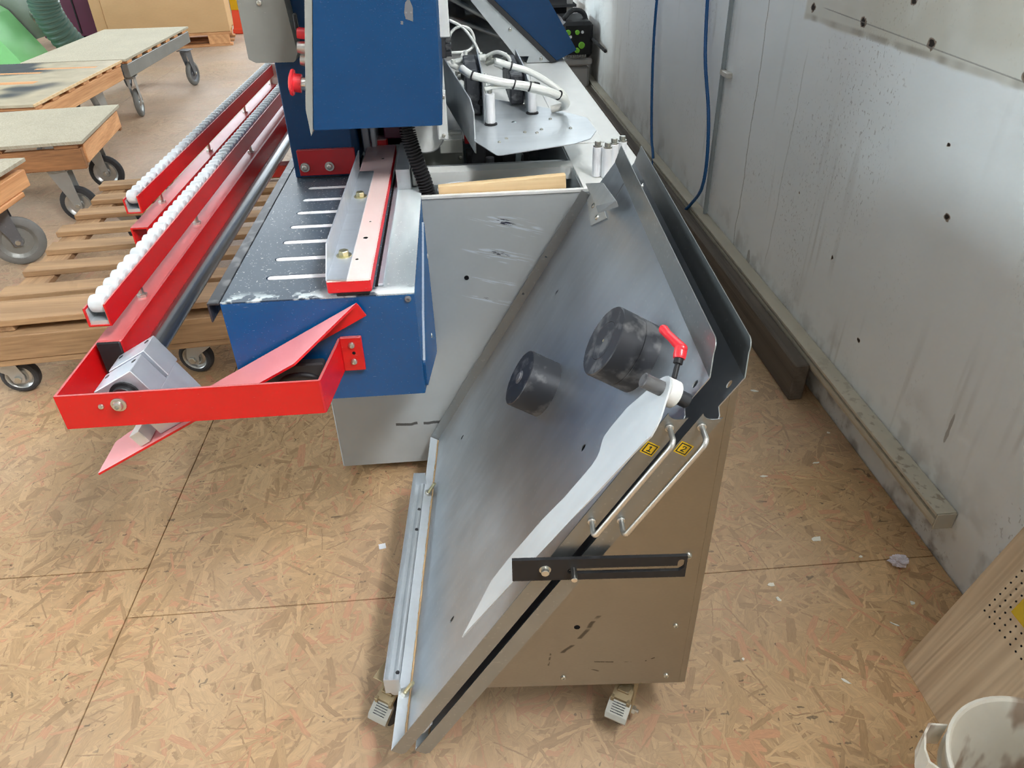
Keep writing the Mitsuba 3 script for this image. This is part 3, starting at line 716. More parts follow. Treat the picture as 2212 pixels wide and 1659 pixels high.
part(EM, "air_cylinder", cyl((.185, 2.26, .945), (.245, 2.23, .935), .012, 16, bev=.002), "mat_black", smooth=40)
part(EM, "air_cylinder", cyl((.02, 2.34, .955), (.06, 2.28, .945), .011, 16, bev=.002), "mat_black", smooth=40)
part(EM, "sensor", cat(box(.055, .075, 2.10, 2.13, .945, .965, .002), cyl((.05, 2.11, .94), (.07, 2.06, .935), .008, 12)), "mat_black")
k = part(EM, "terminal_block", box(-.046, -.018, 2.29, 2.33, 1.012, 1.113, .002), "mat_black_matte", label="black terminal block")
for i in range(5):
    part(k, "clamp", box(-.020, -.003, 2.288, 2.328, 1.016 + .0195 * i, 1.029 + .0195 * i, .001), "mat_dark_steel")
part(EM, "head_post", box(-.030, -.004, 1.99, 2.05, 1.11, 1.5, .002), "mat_white_paint")
# sloping guard hood standing on the deck
HYD = 3.2
part(EM, "hood_panel", prism([(.425, .832), (.507, .870), (.345, 1.130), (.02, 1.62), (-.065, 1.60), (.175, 1.062)], "y", HYD, HYD + 2.4, r=.004), "mat_blue_head", label="sloping blue guard hood")
part(EM, "hood_seal", prism([(.398, .828), (.424, .832), (.174, 1.062), (-.07, 1.60), (-.10, 1.58), (.150, 1.060)], "y", HYD - .012, HYD + .05), "mat_black_matte")
part(EM, "hood_frame", prism([(.300, .828), (.397, .828), (.149, 1.060), (-.105, 1.58), (-.17, 1.58), (.085, 1.060), (.255, .855), (.31, .853)], "y", HYD + .0, HYD + .01), "mat_galv", label="pale hood frame")
for (x, z) in ((.235, .955), (.36, .842)):
    part(EM, "hood_screw", button_bolt((x, HYD - .001, z), (0, -1, 0), .007), "mat_zinc", smooth=40)
part(EM, "hood_pane", trimesh.Trimesh([(-.13, HYD + .005, .828), (.30, HYD + .005, .828), (.085, HYD + .005, 1.06), (-.17, HYD + .005, 1.58), (-.30, HYD + .005, 1.58)], [(0, 1, 2), (0, 2, 3), (0, 3, 4)], process=False), "mat_perspex", label="clear hood window")
part(EM, "hood_inside", cat(box(-.30, .42, HYD + 2.3, HYD + 2.33, .828, 1.58), box(-.32, -.30, HYD - .6, HYD + 2.33, .828, 1.62), box(-.32, -.05, HYD, HYD + 2.33, 1.60, 1.62)), "mat_smoke_panel")
for (a, b) in (((-.10, HYD + .3, 1.10), (.17, HYD + .25, .96)), ((-.12, HYD + .4, 1.0), (.22, HYD + .3, .885)), ((-.2, HYD + .5, 1.2), (.1, HYD + .5, 1.05))):
    part(EM, "spindle", cyl(a, b, .011, 14), "mat_brushed", smooth=40)

# ------------------------------------------------------------------ roller conveyor in front of the machine
RC = thing("roller_conveyor", "red roller conveyor with white rollers beside the slotted blue table", "conveyor")
def roller_rail(xl, xr, y0, y1, zt, first, mat):
    zb = zt - .040
    k = part(RC, "roller_channel", cat(box(xl, xl + .003, y0, y1, zb, zt - .004), box(xl, xr, y0, y1, zb, zb + .003), box(xr - .003, xr, y0, y1, zb, zt + .002)), mat, label="red channel that carries the white rollers")
    part(k, "liner", cat(box(xl + .0032, xl + .0052, y0 + .003, y1, zb + .0032, zt - .008), box(xl + .0032, xr - .0032, y0 + .003, y1, zb + .0032, zb + .010), box(xr - .0052, xr - .0032, y0 + .003, y1, zb + .0032, zt - .004)), "mat_galv")
    w = xr - xl - .0122
    r = .0165
    prof = [(0, 0), (r - .005, 0), (r - .0012, .003), (r, .008), (r, w - .008), (r - .0012, w - .003), (r - .005, w), (0, w)]
    m = lathe(prof, (0, 0, 0), (1, 0, 0), 20)
    base = mikit.ply(m, "mat_roller", smooth=35)
    y = first
    while y < y1 - .02:
        q = fresh(f"{k}__roller")
        scene[q] = {**base, "to_world": T4().translate([xl + .0061, y, zt - .005])}
        y += .0346
    return k
roller_rail(-.674, -.634, 1.185, 4.0, .820, 1.207, "mat_red")
roller_rail(-.808, -.771, 1.755, 4.0, .822, 1.776, "mat_red")
BX0, BX1 = -.672, -.628
part(RC, "beam", box(BX0, BX1, 1.183, 4.0, .662, .751, .003), "mat_red", label="red box beam under the near rollers")
part(RC, "beam_cap", box(BX0 + .001, BX1 - .001, 1.178, 1.1835, .664, .7495, .002), "mat_black")
part(RC, "far_beam", cat(box(-.812, -.770, 1.755, 4.0, .742, .746), box(-.812, -.808, 1.755, 4.0, .690, .746), box(-.774, -.770, 1.755, 4.0, .700, .746)), "mat_red")
for y in (1.36, 1.75, 2.35, 2.95, 3.5):
    part(RC, "rail_bolt", cat(cyl((-.648, y, .751), (-.648, y, .7815), .0045, 10), hexnut((-.648, y, .7512), (0, 0, 1), .010, .006)), "mat_zinc")
for y in (1.93, 2.4, 2.9, 3.4):
    part(RC, "rail_bolt", cat(cyl((-.789, y, .746), (-.789, y, .7815), .0045, 10), hexnut((-.789, y, .7462), (0, 0, 1), .010, .006)), "mat_zinc")
part(RC, "cross_plate", box(-.785, -.752, 3.40, 3.41, .70, .828, .001), "mat_cream")
RX, RZ = -.586, .716
part(RC, "round_rod", cyl((RX, 1.045, RZ), (RX, 4.0, RZ), .0185, 32), "mat_rod_steel", smooth=40, label="round steel rod")
part(RC, "support_tie", cat(box(-.80, -.60, 2.86, 2.90, .664, .690, .002), box(-.62, -.57, 2.86, 2.90, .60, .70, .002)), "mat_red_dark")
for (x0, x1) in ((-.585, -.545),):
    part(RC, "leg", cat(box(-.545, -.505, 2.50, 2.56, .002, .66, .002), box(-.552, -.49, 2.46, 2.60, .0, .006, .001), box(-.64, -.505, 2.505, 2.555, .62, .66, .002)), "mat_red")
    part(RC, "leg", cat(box(x0 - .02, x1, 3.85, 3.91, .002, .66, .002), box(x0 - .15, x1 + .02, 3.81, 3.95, .0, .006, .001)), "mat_red")
    part(RC, "leg", cat(box(-.80, -.75, 3.85, 3.91, .002, .70, .002)), "mat_red")
part(RC, "leg_gusset", prism([(2.05, .50), (2.40, .62), (2.40, .35), (2.2, .35)], "x", -.545, -.540), "mat_red")
part(RC, "clamp_knob", cat(cyl((-.56, 2.3, .40), (-.50, 2.28, .40), .022, 12, bev=.004), cyl((-.62, 2.3, .40), (-.56, 2.3, .40), .008, 10)), "mat_black")
# red U bar from the rod to the table
ZU0, ZU1 = .672, .738
ub = cat(prism([(-.684, 1.028), (-.256, 1.028), (-.253, 1.030), (-.2362, 1.1605), (-.2362, 1.1672), (-.2402, 1.1672), (-.2572, 1.0325), (-.680, 1.0325), (-.680, 1.26), (-.684, 1.26)], "z", ZU0, ZU1))
part(RC, "front_bar", ub, "mat_red", label="red flat bar bent into a U")
part(RC, "bar_foot", box(-.2365, -.198, 1.1585, 1.1672, .672, .742, .001), "mat_red")
for z in (.727, .692):
    part(RC, "foot_screw", button_bolt((-.2165, 1.1585, z), (0, -1, 0), .0062), "mat_zinc", smooth=40)
part(RC, "foot_hole", cyl((-.2145, 1.1584, .710), (-.2145, 1.1581, .710), .0032, 10), "mat_void")
k = part(RC, "rod_bolt", button_bolt((RX, 1.024, RZ), (0, -1, 0), .0085), "mat_zinc", smooth=40)
part(k, "washer", lathe([(0, 0), (.0125, 0), (.0125, .0025), (.010, .004), (0, .004)], (RX, 1.028, RZ), (0, -1, 0), 24), "mat_zinc", smooth=40)
part(RC, "bar_screw", button_bolt((-.615, 1.028, .714), (0, -1, 0), .0048), "mat_zinc", smooth=40)
# split clamp blocks turned on the rod, and the tilted flap below
AL = math.radians(28.1)
BF = Fr((-.565, 0, .761), (math.cos(AL), 0, math.sin(AL)), (0, 1, 0), (-math.sin(AL), 0, math.cos(AL)))
for (y0, y1) in ((1.058, 1.113), (1.123, 1.177)):
    blk = box(-.0815, .0, y0, y1, -.060, .0, .0012)
    blk = bool_sub(blk, box(-.0001, .0001, 0, .0001, 0, .0001))
    k = part(RC, "clamp_block", BF(blk), "mat_alu", label="aluminium clamp block on the rod")
    for x in (-.07, -.010):
        part(k, "screw", BF(cyl((x, (y0 + y1) / 2 + .012, -.001), (x, (y0 + y1) / 2 + .012, .0006), .0045, 12)), "mat_dark_steel")
part(RC, "rod_bearing", cat(lathe([(.016, 0), (.0245, 0), (.0245, .004), (.016, .004)], (RX, 1.054, RZ), (0, 1, 0), 32)), "mat_black", smooth=30)
part(RC, "block_bracket", BF(box(-.062, -.002, 1.07, 1.172, -.128, -.0605, .001)), "mat_alu")
part(RC, "bracket_spacer", BF(box(-.105, -.083, 1.062, 1.165, -.1275, -.10, .001)), "mat_cream")
fl = sg.Polygon([(-.262, 1.056), (.178, 1.054), (.293, 1.152), (.293, 1.163), (-.262, 1.163)])
fl = sg.Polygon([(-.146, 1.054), (.295, 1.054), (.408, 1.158), (-.152, 1.160)])
# s runs along the flap from the foot of the block normal
FF = Fr(BF.pts((0, 0, -.1285)), (math.cos(AL), 0, math.sin(AL)), (0, 1, 0), (-math.sin(AL), 0, math.cos(AL)))
flap = cat(prism([(-.204, 1.054), (.235, 1.054), (.350, 1.158), (-.178, 1.160), (-.209, 1.150)], "z", -.004, 0),
           prism([(-.178, -.0295), (.350, -.0295), (.350, -.004), (-.178, -.004)], "y", 1.156, 1.160))
part(RC, "tilted_flap", FF(flap), "mat_red_flap", label="red flap tilted on the clamp blocks")
part(RC, "cable_loop", tube(smooth_path([(-.36, 1.13, .66), (-.33, 1.12, .69), (-.29, 1.12, .69), (-.275, 1.13, .66), (-.30, 1.14, .63), (-.34, 1.14, .635)], 6), .006, 8), "mat_black", smooth=True)
part(RC, "cable_box", box(-.38, -.27, 1.145, 1.166, .625, .70, .003), "mat_black_matte")

# ------------------------------------------------------------------ coil cart in the foreground
cy_ = .0635
CF = Fr((0, .838, 0), (math.cos(cy_), -math.sin(cy_), 0), (math.sin(cy_), math.cos(cy_), 0))
CC = thing("coil_cart", "steel tape coil cart with two slanted plates standing in front of the machine", "cart")
ZB = .138
pan = [(-.10, ZB), (.370, ZB), (.370, .86), (.335, .86), (-.10, .11 + .03)]
pan = [(-.079, ZB), (.370, ZB), (.370, .850), (.330, .850)]
fp = prism(sg.Polygon(pan), "y", 0, .0025)
part(CC, "front_panel", CF(fp), "mat_cart_front", label="dull steel front panel with shoe marks")
part(CC, "side_panel", CF(cat(box(.3685, .371, .0, .72, ZB, .850), box(.360, .3705, -.0006, .0, ZB, .850))), "mat_cart_front")
part(CC, "back_panel", CF(prism(sg.Polygon(pan), "y", .717, .72)), "mat_cart_front")
part(CC, "base_plate", CF(box(-.10, .368, .005, .715, ZB - .010, ZB - .006)), "mat_cart_front")
for (x, z, r) in ((.137, .162, .0055), (.333, .160, .0055), (.336, .307, .005), (.338, .487, .0065)):
    part(CC, "panel_screw", CF(button_bolt((x, 0, z), (0, -1, 0), r)), "mat_zinc", smooth=40)
part(CC, "panel_hole", CF(lathe([(0, 0), (.0055, 0), (.0055, .0004), (0, .0004)], (.159, 0, .309), (0, -1, 0), 14)), "mat_void")
# drip tray along the low side
part(CC, "drip_tray", CF(cat(box(-.206, -.176, 0.0, .002, .128, .167), box(-.206, -.176, .596, .598, .128, .167), box(-.206, -.2035, 0, .598, .128, .167), box(-.206, -.178, 0, .598, .126, .128),
     cyl((-.188, .002, .124), (-.188, .596, .124), .0085, 16))), "mat_galv", label="galvanised tray at the foot of the plates")
for (x, y) in ((-.187, .04), (-.186, .50), (-.186, .43)):
    part(CC, "tray_screw", CF(cyl((x, y, .130), (x, y, .1335), .004, 10)), "mat_dark_steel")
# slanted plates. u: up the slope, v: away from the viewer, w: out of the plate towards upper left
A60 = math.radians(60)
PF1 = CF.sub((-.159, -.1164, .1193), (math.cos(A60), 0, math.sin(A60)), (0, 1, 0), (-math.sin(A60), 0, math.cos(A60)))
def plate_frame(du, dw):
    return Fr(PF1.pts((du, 0, dw)), PF1.R[:, 0], PF1.R[:, 1], PF1.R[:, 2])
LW, TH = .0242, .0016
def arc(cx, cy, r, a0, a1, n=7):
    return [(cx + r * math.cos(math.radians(a0 + (a1 - a0) * i / (n - 1))), cy + r * math.sin(math.radians(a0 + (a1 - a0) * i / (n - 1)))) for i in range(n)]
def tray_plate(P, number, first):
    sheet = sg.Polygon([(0, 0), (.846, 0), (.853, .006), (.857, .020), (.908, .018), (.908, .884), (.812, .912), (0, .912)])
    for (u, v, ru, rv) in ((.861, .200, .008, .006), (.885, .034, .006, .004), (.644, .171, .007, .005), (.166, .735, .009, .004), (.176, .170, .009, .004), (.634, .727, .008, .004)):
        sheet = sheet.difference(sg.Point(0, 0).buffer(1, quad_segs=4).__class__([(u + ru * math.cos(a), v + rv * math.sin(a)) for a in np.linspace(0, 2 * math.pi, 12, endpoint=False)]))
    sheet = sheet.difference(sg.Polygon([(.862, .742), (.866, .728), (.910, .735), (.906, .748)]) if first else sg.Polygon([(.88, .74), (.90, .735), (.905, .76), (.89, .765)]))
    k = part(CC, "tray_plate", P(prism(sheet, "z", -TH, 0)), "mat_sheet", label=f"slanted steel plate number {number}")
    # rim: front lip with a scalloped upper end, bottom ledge, back lip, bent top edge
    fl = sg.Polygon([(-.0005, -TH), (.848, -TH)] + arc(.848, .006, .012, -50, -12, 4)[0:0] + [(.853, .002), (.848, .006), (.845, .011), (.8455, .017), (.849, .0225), (.853, LW), (-.0005 + .0, LW)])
    fl = sg.Polygon([(.006, -TH), (.856, -TH), (.853, .0005), (.850, .004), (.8465, .010), (.8455, .016), (.847, .021), (.850, LW), (0, LW), (-TH, .006), (-TH, .004)])
    part(k, "front_lip", P(prism(fl, "y", -TH, 0)), "mat_sheet_lip")
    part(k, "bottom_ledge", P(box(-TH, 0, 0, .910, 0, LW)), "mat_ledge", label="bright bottom ledge")
    part(k, "back_lip", P(bool_sub(box(0, .812, .912, .912 + TH, -TH, LW), cyl((.63, .90, .013), (.63, .93, .013), .003, 10), cyl((.517, .90, .013), (.517, .93, .013), .003, 10))), "mat_sheet_lip")
    tl = sg.Polygon([(.018, 0), (.886, 0), (.872, .038), (.048, .038)] ).buffer(-.006).buffer(.006, quad_segs=4)
    tl = sg.Polygon([(.018, 0), (.886, 0), (.874, .040), (.050, .040)] + arc(.052, .024, .016, 95, 175, 6))
    top = Fr((.908, 0, 0), (0, 1, 0), unit((.96, 0, .28)), unit((-.28, 0, .96)))
    part(k, "top_lip", P(top(prism(tl, "z", -TH, 0))), "mat_sheet_lip")
    part(k, "dust_line", P(tube([(.0015 + .0006 * math.sin(40 * v) + .0009 * meshkit.noise(V(90 * v, 1, 1)), v, .0012) for v in np.linspace(.02, .905, 220)], [.0012 + .0016 * float(meshkit.noise(V(140 * v, 5, 2))) for v in np.linspace(.02, .905, 220)], 6)), "mat_dust", smooth=True, label="line of sawdust in the ledge corner")
    for v in (.115, .68):
        s = part(k, "stop_stud", P(cyl((0, v, .013), (.042, v - .002, .0135), .0042, 14, bev=.0008)), "mat_brass_zinc", smooth=40)
        part(s, "nut", P(hexnut((.0003, v, .013), (1, 0, 0), .0095, .007)), "mat_zinc")
    # pull handle and number sticker on the front lip
    u0, u1, w = .651, .8325, .0105 + (0 if first else .0035)
    pts = [(u0, -TH, w), (u0, -.024, w)] + [(u0 + .009 - .009 * math.cos(a), -.024 - .009 * math.sin(a), w) for a in np.linspace(.3, 1.57, 5)] + [(u1 - .009 + .009 * math.sin(a), -.024 - .009 * math.cos(a), w) for a in np.linspace(0, 1.3, 5)] + [(u1, -.024, w), (u1, -TH, w)]
    h = part(k, "pull_handle", P(tube(pts, .0037, 14)), "mat_brushed", smooth=50, label=f"bent steel pull handle of plate {number}")
    for u in (u0, u1):
        scene[fresh(h + "_flange")] = mikit.ply(P(cyl((u, -TH - .003, w), (u, -TH, w), .0058, 18, bev=.0006)), "mat_brushed", smooth=35)
    us, ws = (.793, .0125) if first else (.793, .0125)
    sf = Fr((us, -TH - .0001, ws), (0, 0, -1), (1, 0, 0), (0, -1, 0))
    q = .0095
    s = part(k, "number_sticker", P(sf(box(-q, q, -q, q, 0, .0002))), "mat_yellow", label=f"yellow number {number} sticker")
    fr = sg.box(-q * .82, -q * .82, q * .82, q * .82).difference(sg.box(-q * .66, -q * .66, q * .66, q * .66))
    tm = meshkit.text_mesh(str(number), .0085, .0001, bold=True)
    tm.apply_translation((-tm.bounds[:, 0].mean(), -tm.bounds[:, 1].mean(), 0))
    ink = cat(prism(fr, "z", .0002, .0003), Fr((0, 0, .0002))(tm))
    scene[fresh(s + "_print")] = mikit.ply(P(sf(ink)), "mat_ink")
    return k
tray_plate(PF1, 1, True)
tray_plate(plate_frame(.0205, -.038), 2, False)
# coil cores on the front plate
def core(u, v, h, r, two):
    prof = [(0, 0), (r, 0), (r, h - .0015), (r - .0015, h), (0, h)]
    if two:
        prof = [(0, 0), (r, 0), (r, h * .42 - .0008), (r - .0012, h * .42), (r, h * .42 + .0008), (r, h - .0015), (r - .0015, h), (.031, h), (.0305, h - .0008), (.030, h), (0, h)]
    k = part(CC, "coil_core", PF1(lathe(prof, (u, v, 0), (0, 0, 1), 56)), "mat_dark_steel", smooth=30, label="black coil core with a centre hole" if two else "black coil core with a worn centre bolt")
    if two:
        part(k, "centre_hole", PF1(cyl((u, v, h - .0002), (u, v, h + .0003), .0022, 10)), "mat_brass_zinc")
    else:
        part(k, "centre_bolt", PF1(lathe([(0, 0), (.014, 0), (.014, .0008), (.0095, .001), (.0095, .003), (.008, .004), (0, .004)], (u, v, h), (0, 0, 1), 24)), "mat_fork_dull", smooth=35)
core(.559, .443, .060, .0565, False)
core(.810, .202, .065, .0555, True)
part(CC, "rod", PF1(cyl((.865, .022, 0), (.865, .022, .068), .0098, 24, bev=.001)), "mat_dark_steel", smooth=35, label="short dark rod")
k = part(CC, "clamp_collar", PF1(lathe([(.0099, 0), (.017, 0), (.018, .001), (.018, .016), (.0165, .0172), (.0099, .0172)], (.865, .022, .0195), (0, 0, 1), 32)), "mat_white_paint", smooth=35, label="grey clamp collar")
lv = part(CC, "clamp_lever", PF1(cat(lathe([(0, 0), (.0075, 0), (.0082, .003), (.0082, .014), (.0065, .0175), (0, .0175)], (.898, .054, .029), unit((.62, .62, .1)), 18),
     hull(np.vstack([trimesh.creation.icosphere(2, .0070).vertices + V(.909, .062, .0305), trimesh.creation.icosphere(2, .0055).vertices + V(.900, .107, .034)])),
     hull(np.vstack([trimesh.creation.icosphere(2, .0055).vertices + V(.900, .104, .034), trimesh.creation.icosphere(2, .0066).vertices + V(.897, .124, .036)])))), "mat_red_plastic", smooth=50, label="red clamping lever")
part(lv, "screw", PF1(cat(cyl((.879, .036, .0275), (.898, .054, .029), .0034, 12), cyl((.893, .0495, .0286), (.898, .054, .029), .006, 14))), "mat_black", smooth=40)
# coil hold-down arm
bl = [(.312, .026), (.482, .011), (.605, .001), (.706, -.015), (.804, -.025), (.826, -.030), (.838, -.026), (.849, -.020), (.868, -.002), (.878, .008), (.8835, .019), (.882, .028), (.877, .034), (.868, .040), (.835, .050), (.799, .062), (.760, .0645), (.743, .063), (.736, .057), (.729, .047), (.720, .042), (.706, .040), (.680, .0415), (.636, .045), (.574, .056), (.479, .064), (.414, .065)]
arm = sg.Polygon(bl).difference(sg.Point(.865, .022).buffer(.0100, quad_segs=8))
k = part(CC, "hold_down_arm", PF1(prism(arm, "z", .038, .0405)), "mat_sheet_blade", label="pale steel hold-down arm")
part(k, "edge_strip", PF1(hull([(.33, .0245, .0406), (.82, -.028, .0406), (.82, -.020, .0409), (.62, .010, .0409), (.33, .0265, .0406), (.33, .0245, .0410), (.82, -.028, .0410)])), "mat_sheet_blade")
# spring clip at the top of the back lip
k = part(CC, "spring_clip", PF1(cat(prism([(.800, .905), (.790, .770), (.838, .705), (.836, .905)], "z", .0004, .0034),
    hull([(.836, .889, .027), (.880, .777, .027), (.836, .889, .030), (.880, .777, .030), (.846, .717, .030), (.897, .622, .030), (.846, .717, .033), (.897, .622, .033)]),
    hull([(.846, .717, .030), (.897, .622, .030), (.846, .717, .033), (.897, .622, .033), (.836, .713, .0215), (.888, .626, .0215), (.838, .711, .0215), (.890, .624, .0215)]),
    hull([(.834, .905, .0004), (.836, .905, .0004), (.834, .80, .0004), (.836, .80, .0004), (.834, .889, .030), (.836, .889, .030), (.844, .72, .030), (.846, .72, .030)]))), "mat_fork", label="bent spring clip at the top corner")
for v in (.83, .76):
    part(k, "screw", PF1(button_bolt((.815, v, .0034), (0, 0, 1), .0065)), "mat_zinc", smooth=40)
# slotted latch bar across both front lips
bar = sg.box(.047, .5865, .2935, .6285).buffer(-.001).buffer(.001, quad_segs=3)
slot = sg.LineString([(.130, .6045), (.2815, .6045), (.2855, .608), (.2855, .617)]).buffer(.0052, quad_segs=5)
part(CC, "latch_bar", CF(prism(bar.difference(slot), "y", -.1315, -.1262)), "mat_black", label="black slotted latch bar")
part(CC, "latch_screw", CF(cat(cyl((.0935, -.1320, .6085), (.0935, -.1315, .6085), .0085, 18), cyl((.0935, -.1315, .6085), (.0935, -.139, .6085), .0058, 18, bev=.0006))), "mat_zinc", smooth=35)
part(CC, "latch_pin", CF(cyl((.1335, -.118, .608), (.1335, -.152, .608), .0046, 16, bev=.0008)), "mat_chrome", smooth=35)
for (u, wv) in ((.585, .006), (.588, -.030)):
    part(CC, "lip_screw", PF1(button_bolt((u - .035, -TH - .0003, wv), (0, -1, 0), .0036)), "mat_zinc", smooth=40)
part(CC, "spacer_roll", PF1(cyl((.060, .015, -.0085), (.088, .015, -.0085), .0062, 14)), "mat_white_plastic", smooth=40)
# plate carrier between cart and plates
part(CC, "plate_carrier", CF(cat(box(-.02, .02, .10, .14, .16, .27), box(.20, .30, .10, .14, .45, .62), box(.20, .30, .55, .60, .45, .62), box(-.02, .02, .55, .60, .16, .27))), "mat_cart_front")

def caster(o, ang, name="caster", parent=CC, r=.036, h=.138, wmat="mat_rubber"):
    """swivel caster with a brake pedal: trails towards ang"""
    f = CF.sub(o, (math.cos(ang), math.sin(ang), 0), (-math.sin(ang), math.cos(ang), 0))
    off = .030
    k = part(parent, name, f(cat(box(-.034, .034, -.034, .034, h - .0035, h, .001), cyl((0, 0, h - .014), (0, 0, h - .003), .024, 24, bev=.002),
         prism([(-.020, h - .014), (.022, h - .014), (off + .013, r + .006), (off + .009, r - .009), (off - .010, r - .009), (off - .016, r + .006)], "y", -.020, -.0175),
         prism([(-.020, h - .014), (.022, h - .014), (off + .013, r + .006), (off + .009, r - .009), (off - .010, r - .009), (off - .016, r + .006)], "y", .0175, .020),
         box(-.020, .024, -.020, .020, h - .017, h - .013, .001))), "mat_dirty_zinc", smooth=20)
    part(k, "wheel", f(lathe([(0, 0), (r - .012, 0), (r - .006, .003), (r - .001, .006), (r, .012), (r, .018), (r - .001, .024), (r - .006, .027), (r - .012, .03), (0, .03)], (off, -.015, r), (0, 1, 0), 36)), wmat, smooth=35)
    part(k, "axle_nut", f(cat(hexnut((off, .020, r), (0, 1, 0), .0085, .007), cyl((off, -.024, r), (off, .033, r), .004, 10), hexnut((off, -.020, r), (0, -1, 0), .0085, .006))), "mat_zinc")
    part(k, "brake_lever", f(cat(hull([(.018, -.018, .098), (.018, .018, .098), (.052, -.019, .086), (.052, .019, .086), (.018, -.018, .090), (.018, .018, .090), (.052, -.019, .079), (.052, .019, .079)]), box(.026, .040, -.012, .012, .090, .0965, .001), box(.047, .056, -.020, -.013, .070, .088, .001), box(.047, .056, .013, .020, .070, .088, .001))), "mat_dirty_zinc")
    pd = part(k, "brake_pedal", f(hull([(.050, -.022, .080), (.050, .022, .080), (.076, -.022, .066), (.076, .022, .066), (.082, -.021, .058), (.082, .021, .058), (.050, -.022, .073), (.050, .022, .073), (.079, -.022, .050), (.079, .022, .050)])), "mat_zinc")
    fn_ = unit((.014, 0, .026))
    for q in range(5):
        part(pd, "rib", f(hull([V(.055 + .0042 * q, y, .0776 - .00226 * q) + fn_ * h_ + V(d_, 0, -.54 * d_) for y in (-.013, .013) for d_ in (0, .0014) for h_ in (0, .0009)])), "mat_dark_steel")
    return k
caster((.275, .045, 0), math.radians(-118))
caster((-.192, .055, 0), math.radians(-118), h=.118)
caster((.30, .64, 0), math.radians(60))
caster((-.12, .55, 0), math.radians(80), h=.118)

# ------------------------------------------------------------------ dollies and pallets
def big_caster(parent, o, ang, h, r=.10, side_mat="mat_rim_zinc", tyre="mat_rubber", fork="mat_fork"):
    f = rz(ang, o)
    off, w = .045, .036
    cheek = [(-.05, h - .012), (.05, h - .012), (off + .022, r + .01), (off + .018, r - .018), (off - .018, r - .018), (off - .026, r + .02)]
    k = part(parent, "caster", f(cat(box(-.055, .055, -.05, .05, h - .006, h, .001), cyl((0, 0, h - .018), (0, 0, h - .005), .042, 24, bev=.003),
             prism(cheek, "y", -w / 2 - .010, -w / 2 - .007, r=.008), prism(cheek, "y", w / 2 + .007, w / 2 + .010, r=.008), box(-.05, .05, -w / 2 - .01, w / 2 + .01, h - .016, h - .012))), fork)
    part(k, "tyre", f(lathe([(r * .70, 0), (r * .80, -.001), (r * .93, .003), (r * .985, .010), (r, w / 2), (r * .985, w - .010), (r * .93, w - .003), (r * .80, w + .001), (r * .70, w)], (off, -w / 2, r), (0, 1, 0), 40)), tyre, smooth=35)
    part(k, "rim", f(lathe([(0, .002), (.022, .002), (.026, .010), (r * .55, .012), (r * .66, .004), (r * .715, .002), (r * .715, w - .002), (r * .66, w - .004), (r * .55, w - .012), (.026, w - .010), (.022, w - .002), (0, w - .002)], (off, -w / 2, r), (0, 1, 0), 40)), side_mat, smooth=30)
    part(k, "axle", f(cat(hexnut((off, w / 2 + .010, r), (0, 1, 0), .013, .009), hexnut((off, -w / 2 - .010, r), (0, -1, 0), .013, .009))), "mat_zinc")
    return k

def dolly(name, label, f, Lx, Ly, ztop, deckmat, beams, wheels, thick=.016, group=None, deck_strips=(), endmat=None):
    """f: frame at the front right corner on the floor, x running left (negative), y away"""
    t = thing(name, label, "dolly", group)
    part(t, "deck", f(box(-Lx, 0, 0, Ly, ztop - thick, ztop, .001)), deckmat)
    zb = ztop - thick
    for (x0, x1, y0, y1, h0, h1, mat) in beams:
        part(t, "beam", f(box(x0, x1, y0, y1, zb - h1, zb - h0, .003)), mat)
    for (x0, x1, y0, y1, mat) in deck_strips:
        part(t, "cleat", f(box(x0, x1, y0, y1, zb - .02, zb - .0005, .001)), mat)
    for (x, y, a, r, h, tyre, rim, fork) in wheels:
        o = f.pts((x, y, 0))
        big_caster(t, o, a, h, r, rim, tyre, fork)
    return t

# near tan dolly
f3 = rz(7.5, (-1.872, 3.84, 0))
dolly("wood_dolly", "tan chipboard-topped wooden dolly, the one with two black-tyred casters in view", f3, .92, .80, .432, "mat_chipboard",
      [(-.92, -.02, .012, .05, .022, .125, "mat_fir_brown"), (-.055, -.012, .05, .77, .012, .105, "mat_fir"), (-.92, -.02, .76, .795, .022, .125, "mat_fir_brown"), (-.91, -.87, .05, .76, .012, .105, "mat_fir")],
      [(-.175, .07, 0, .098, .295, "mat_rubber", "mat_rim_zinc", "mat_fork"), (-.17, .62, 0, .098, .295, "mat_rubber", "mat_rim_zinc", "mat_fork"), (-.75, .10, 0, .098, .295, "mat_rubber", "mat_rim_zinc", "mat_fork"), (-.75, .66, 0, .098, .295, "mat_rubber", "mat_rim_zinc", "mat_fork")],
      deck_strips=[(-.14, -.03, .012, .79, "mat_fir_brown"), (-.50, -.38, .012, .79, "mat_fir_brown"), (-.9, -.8, .012, .79, "mat_fir_brown")])
# dolly with the dark stained deck
f2 = rz(0.0, (-2.452, 4.62, 0))
dk = dolly("stained_dolly", "wooden dolly with a dark stained deck and bare streaks behind the tan dolly", f2, 1.0, 1.40, .452, "mat_film_ply",
      [(-.05, -.008, .03, 1.38, .022, .115, "mat_fir"), (-.99, -.95, .03, 1.38, .022, .115, "mat_fir"), (-.94, -.06, .03, .07, .022, .115, "mat_fir_cross"), (-.94, -.06, 1.32, 1.36, .022, .115, "mat_fir_cross")],
      [(-.13, 1.10, 75, .098, .310, "mat_grey_rubber", "mat_rim_zinc", "mat_fork"), (-.16, .25, 10, .098, .310, "mat_grey_rubber", "mat_rim_zinc", "mat_fork"), (-.85, 1.10, 60, .098, .310, "mat_grey_rubber", "mat_rim_zinc", "mat_fork"), (-.85, .25, 10, .098, .310, "mat_grey_rubber", "mat_rim_zinc", "mat_fork")],
      deck_strips=[(-.98, -.004, y, y + .09, "mat_fir_cross") for y in (.02, .25, .48, .71, .94, 1.12, 1.29)])
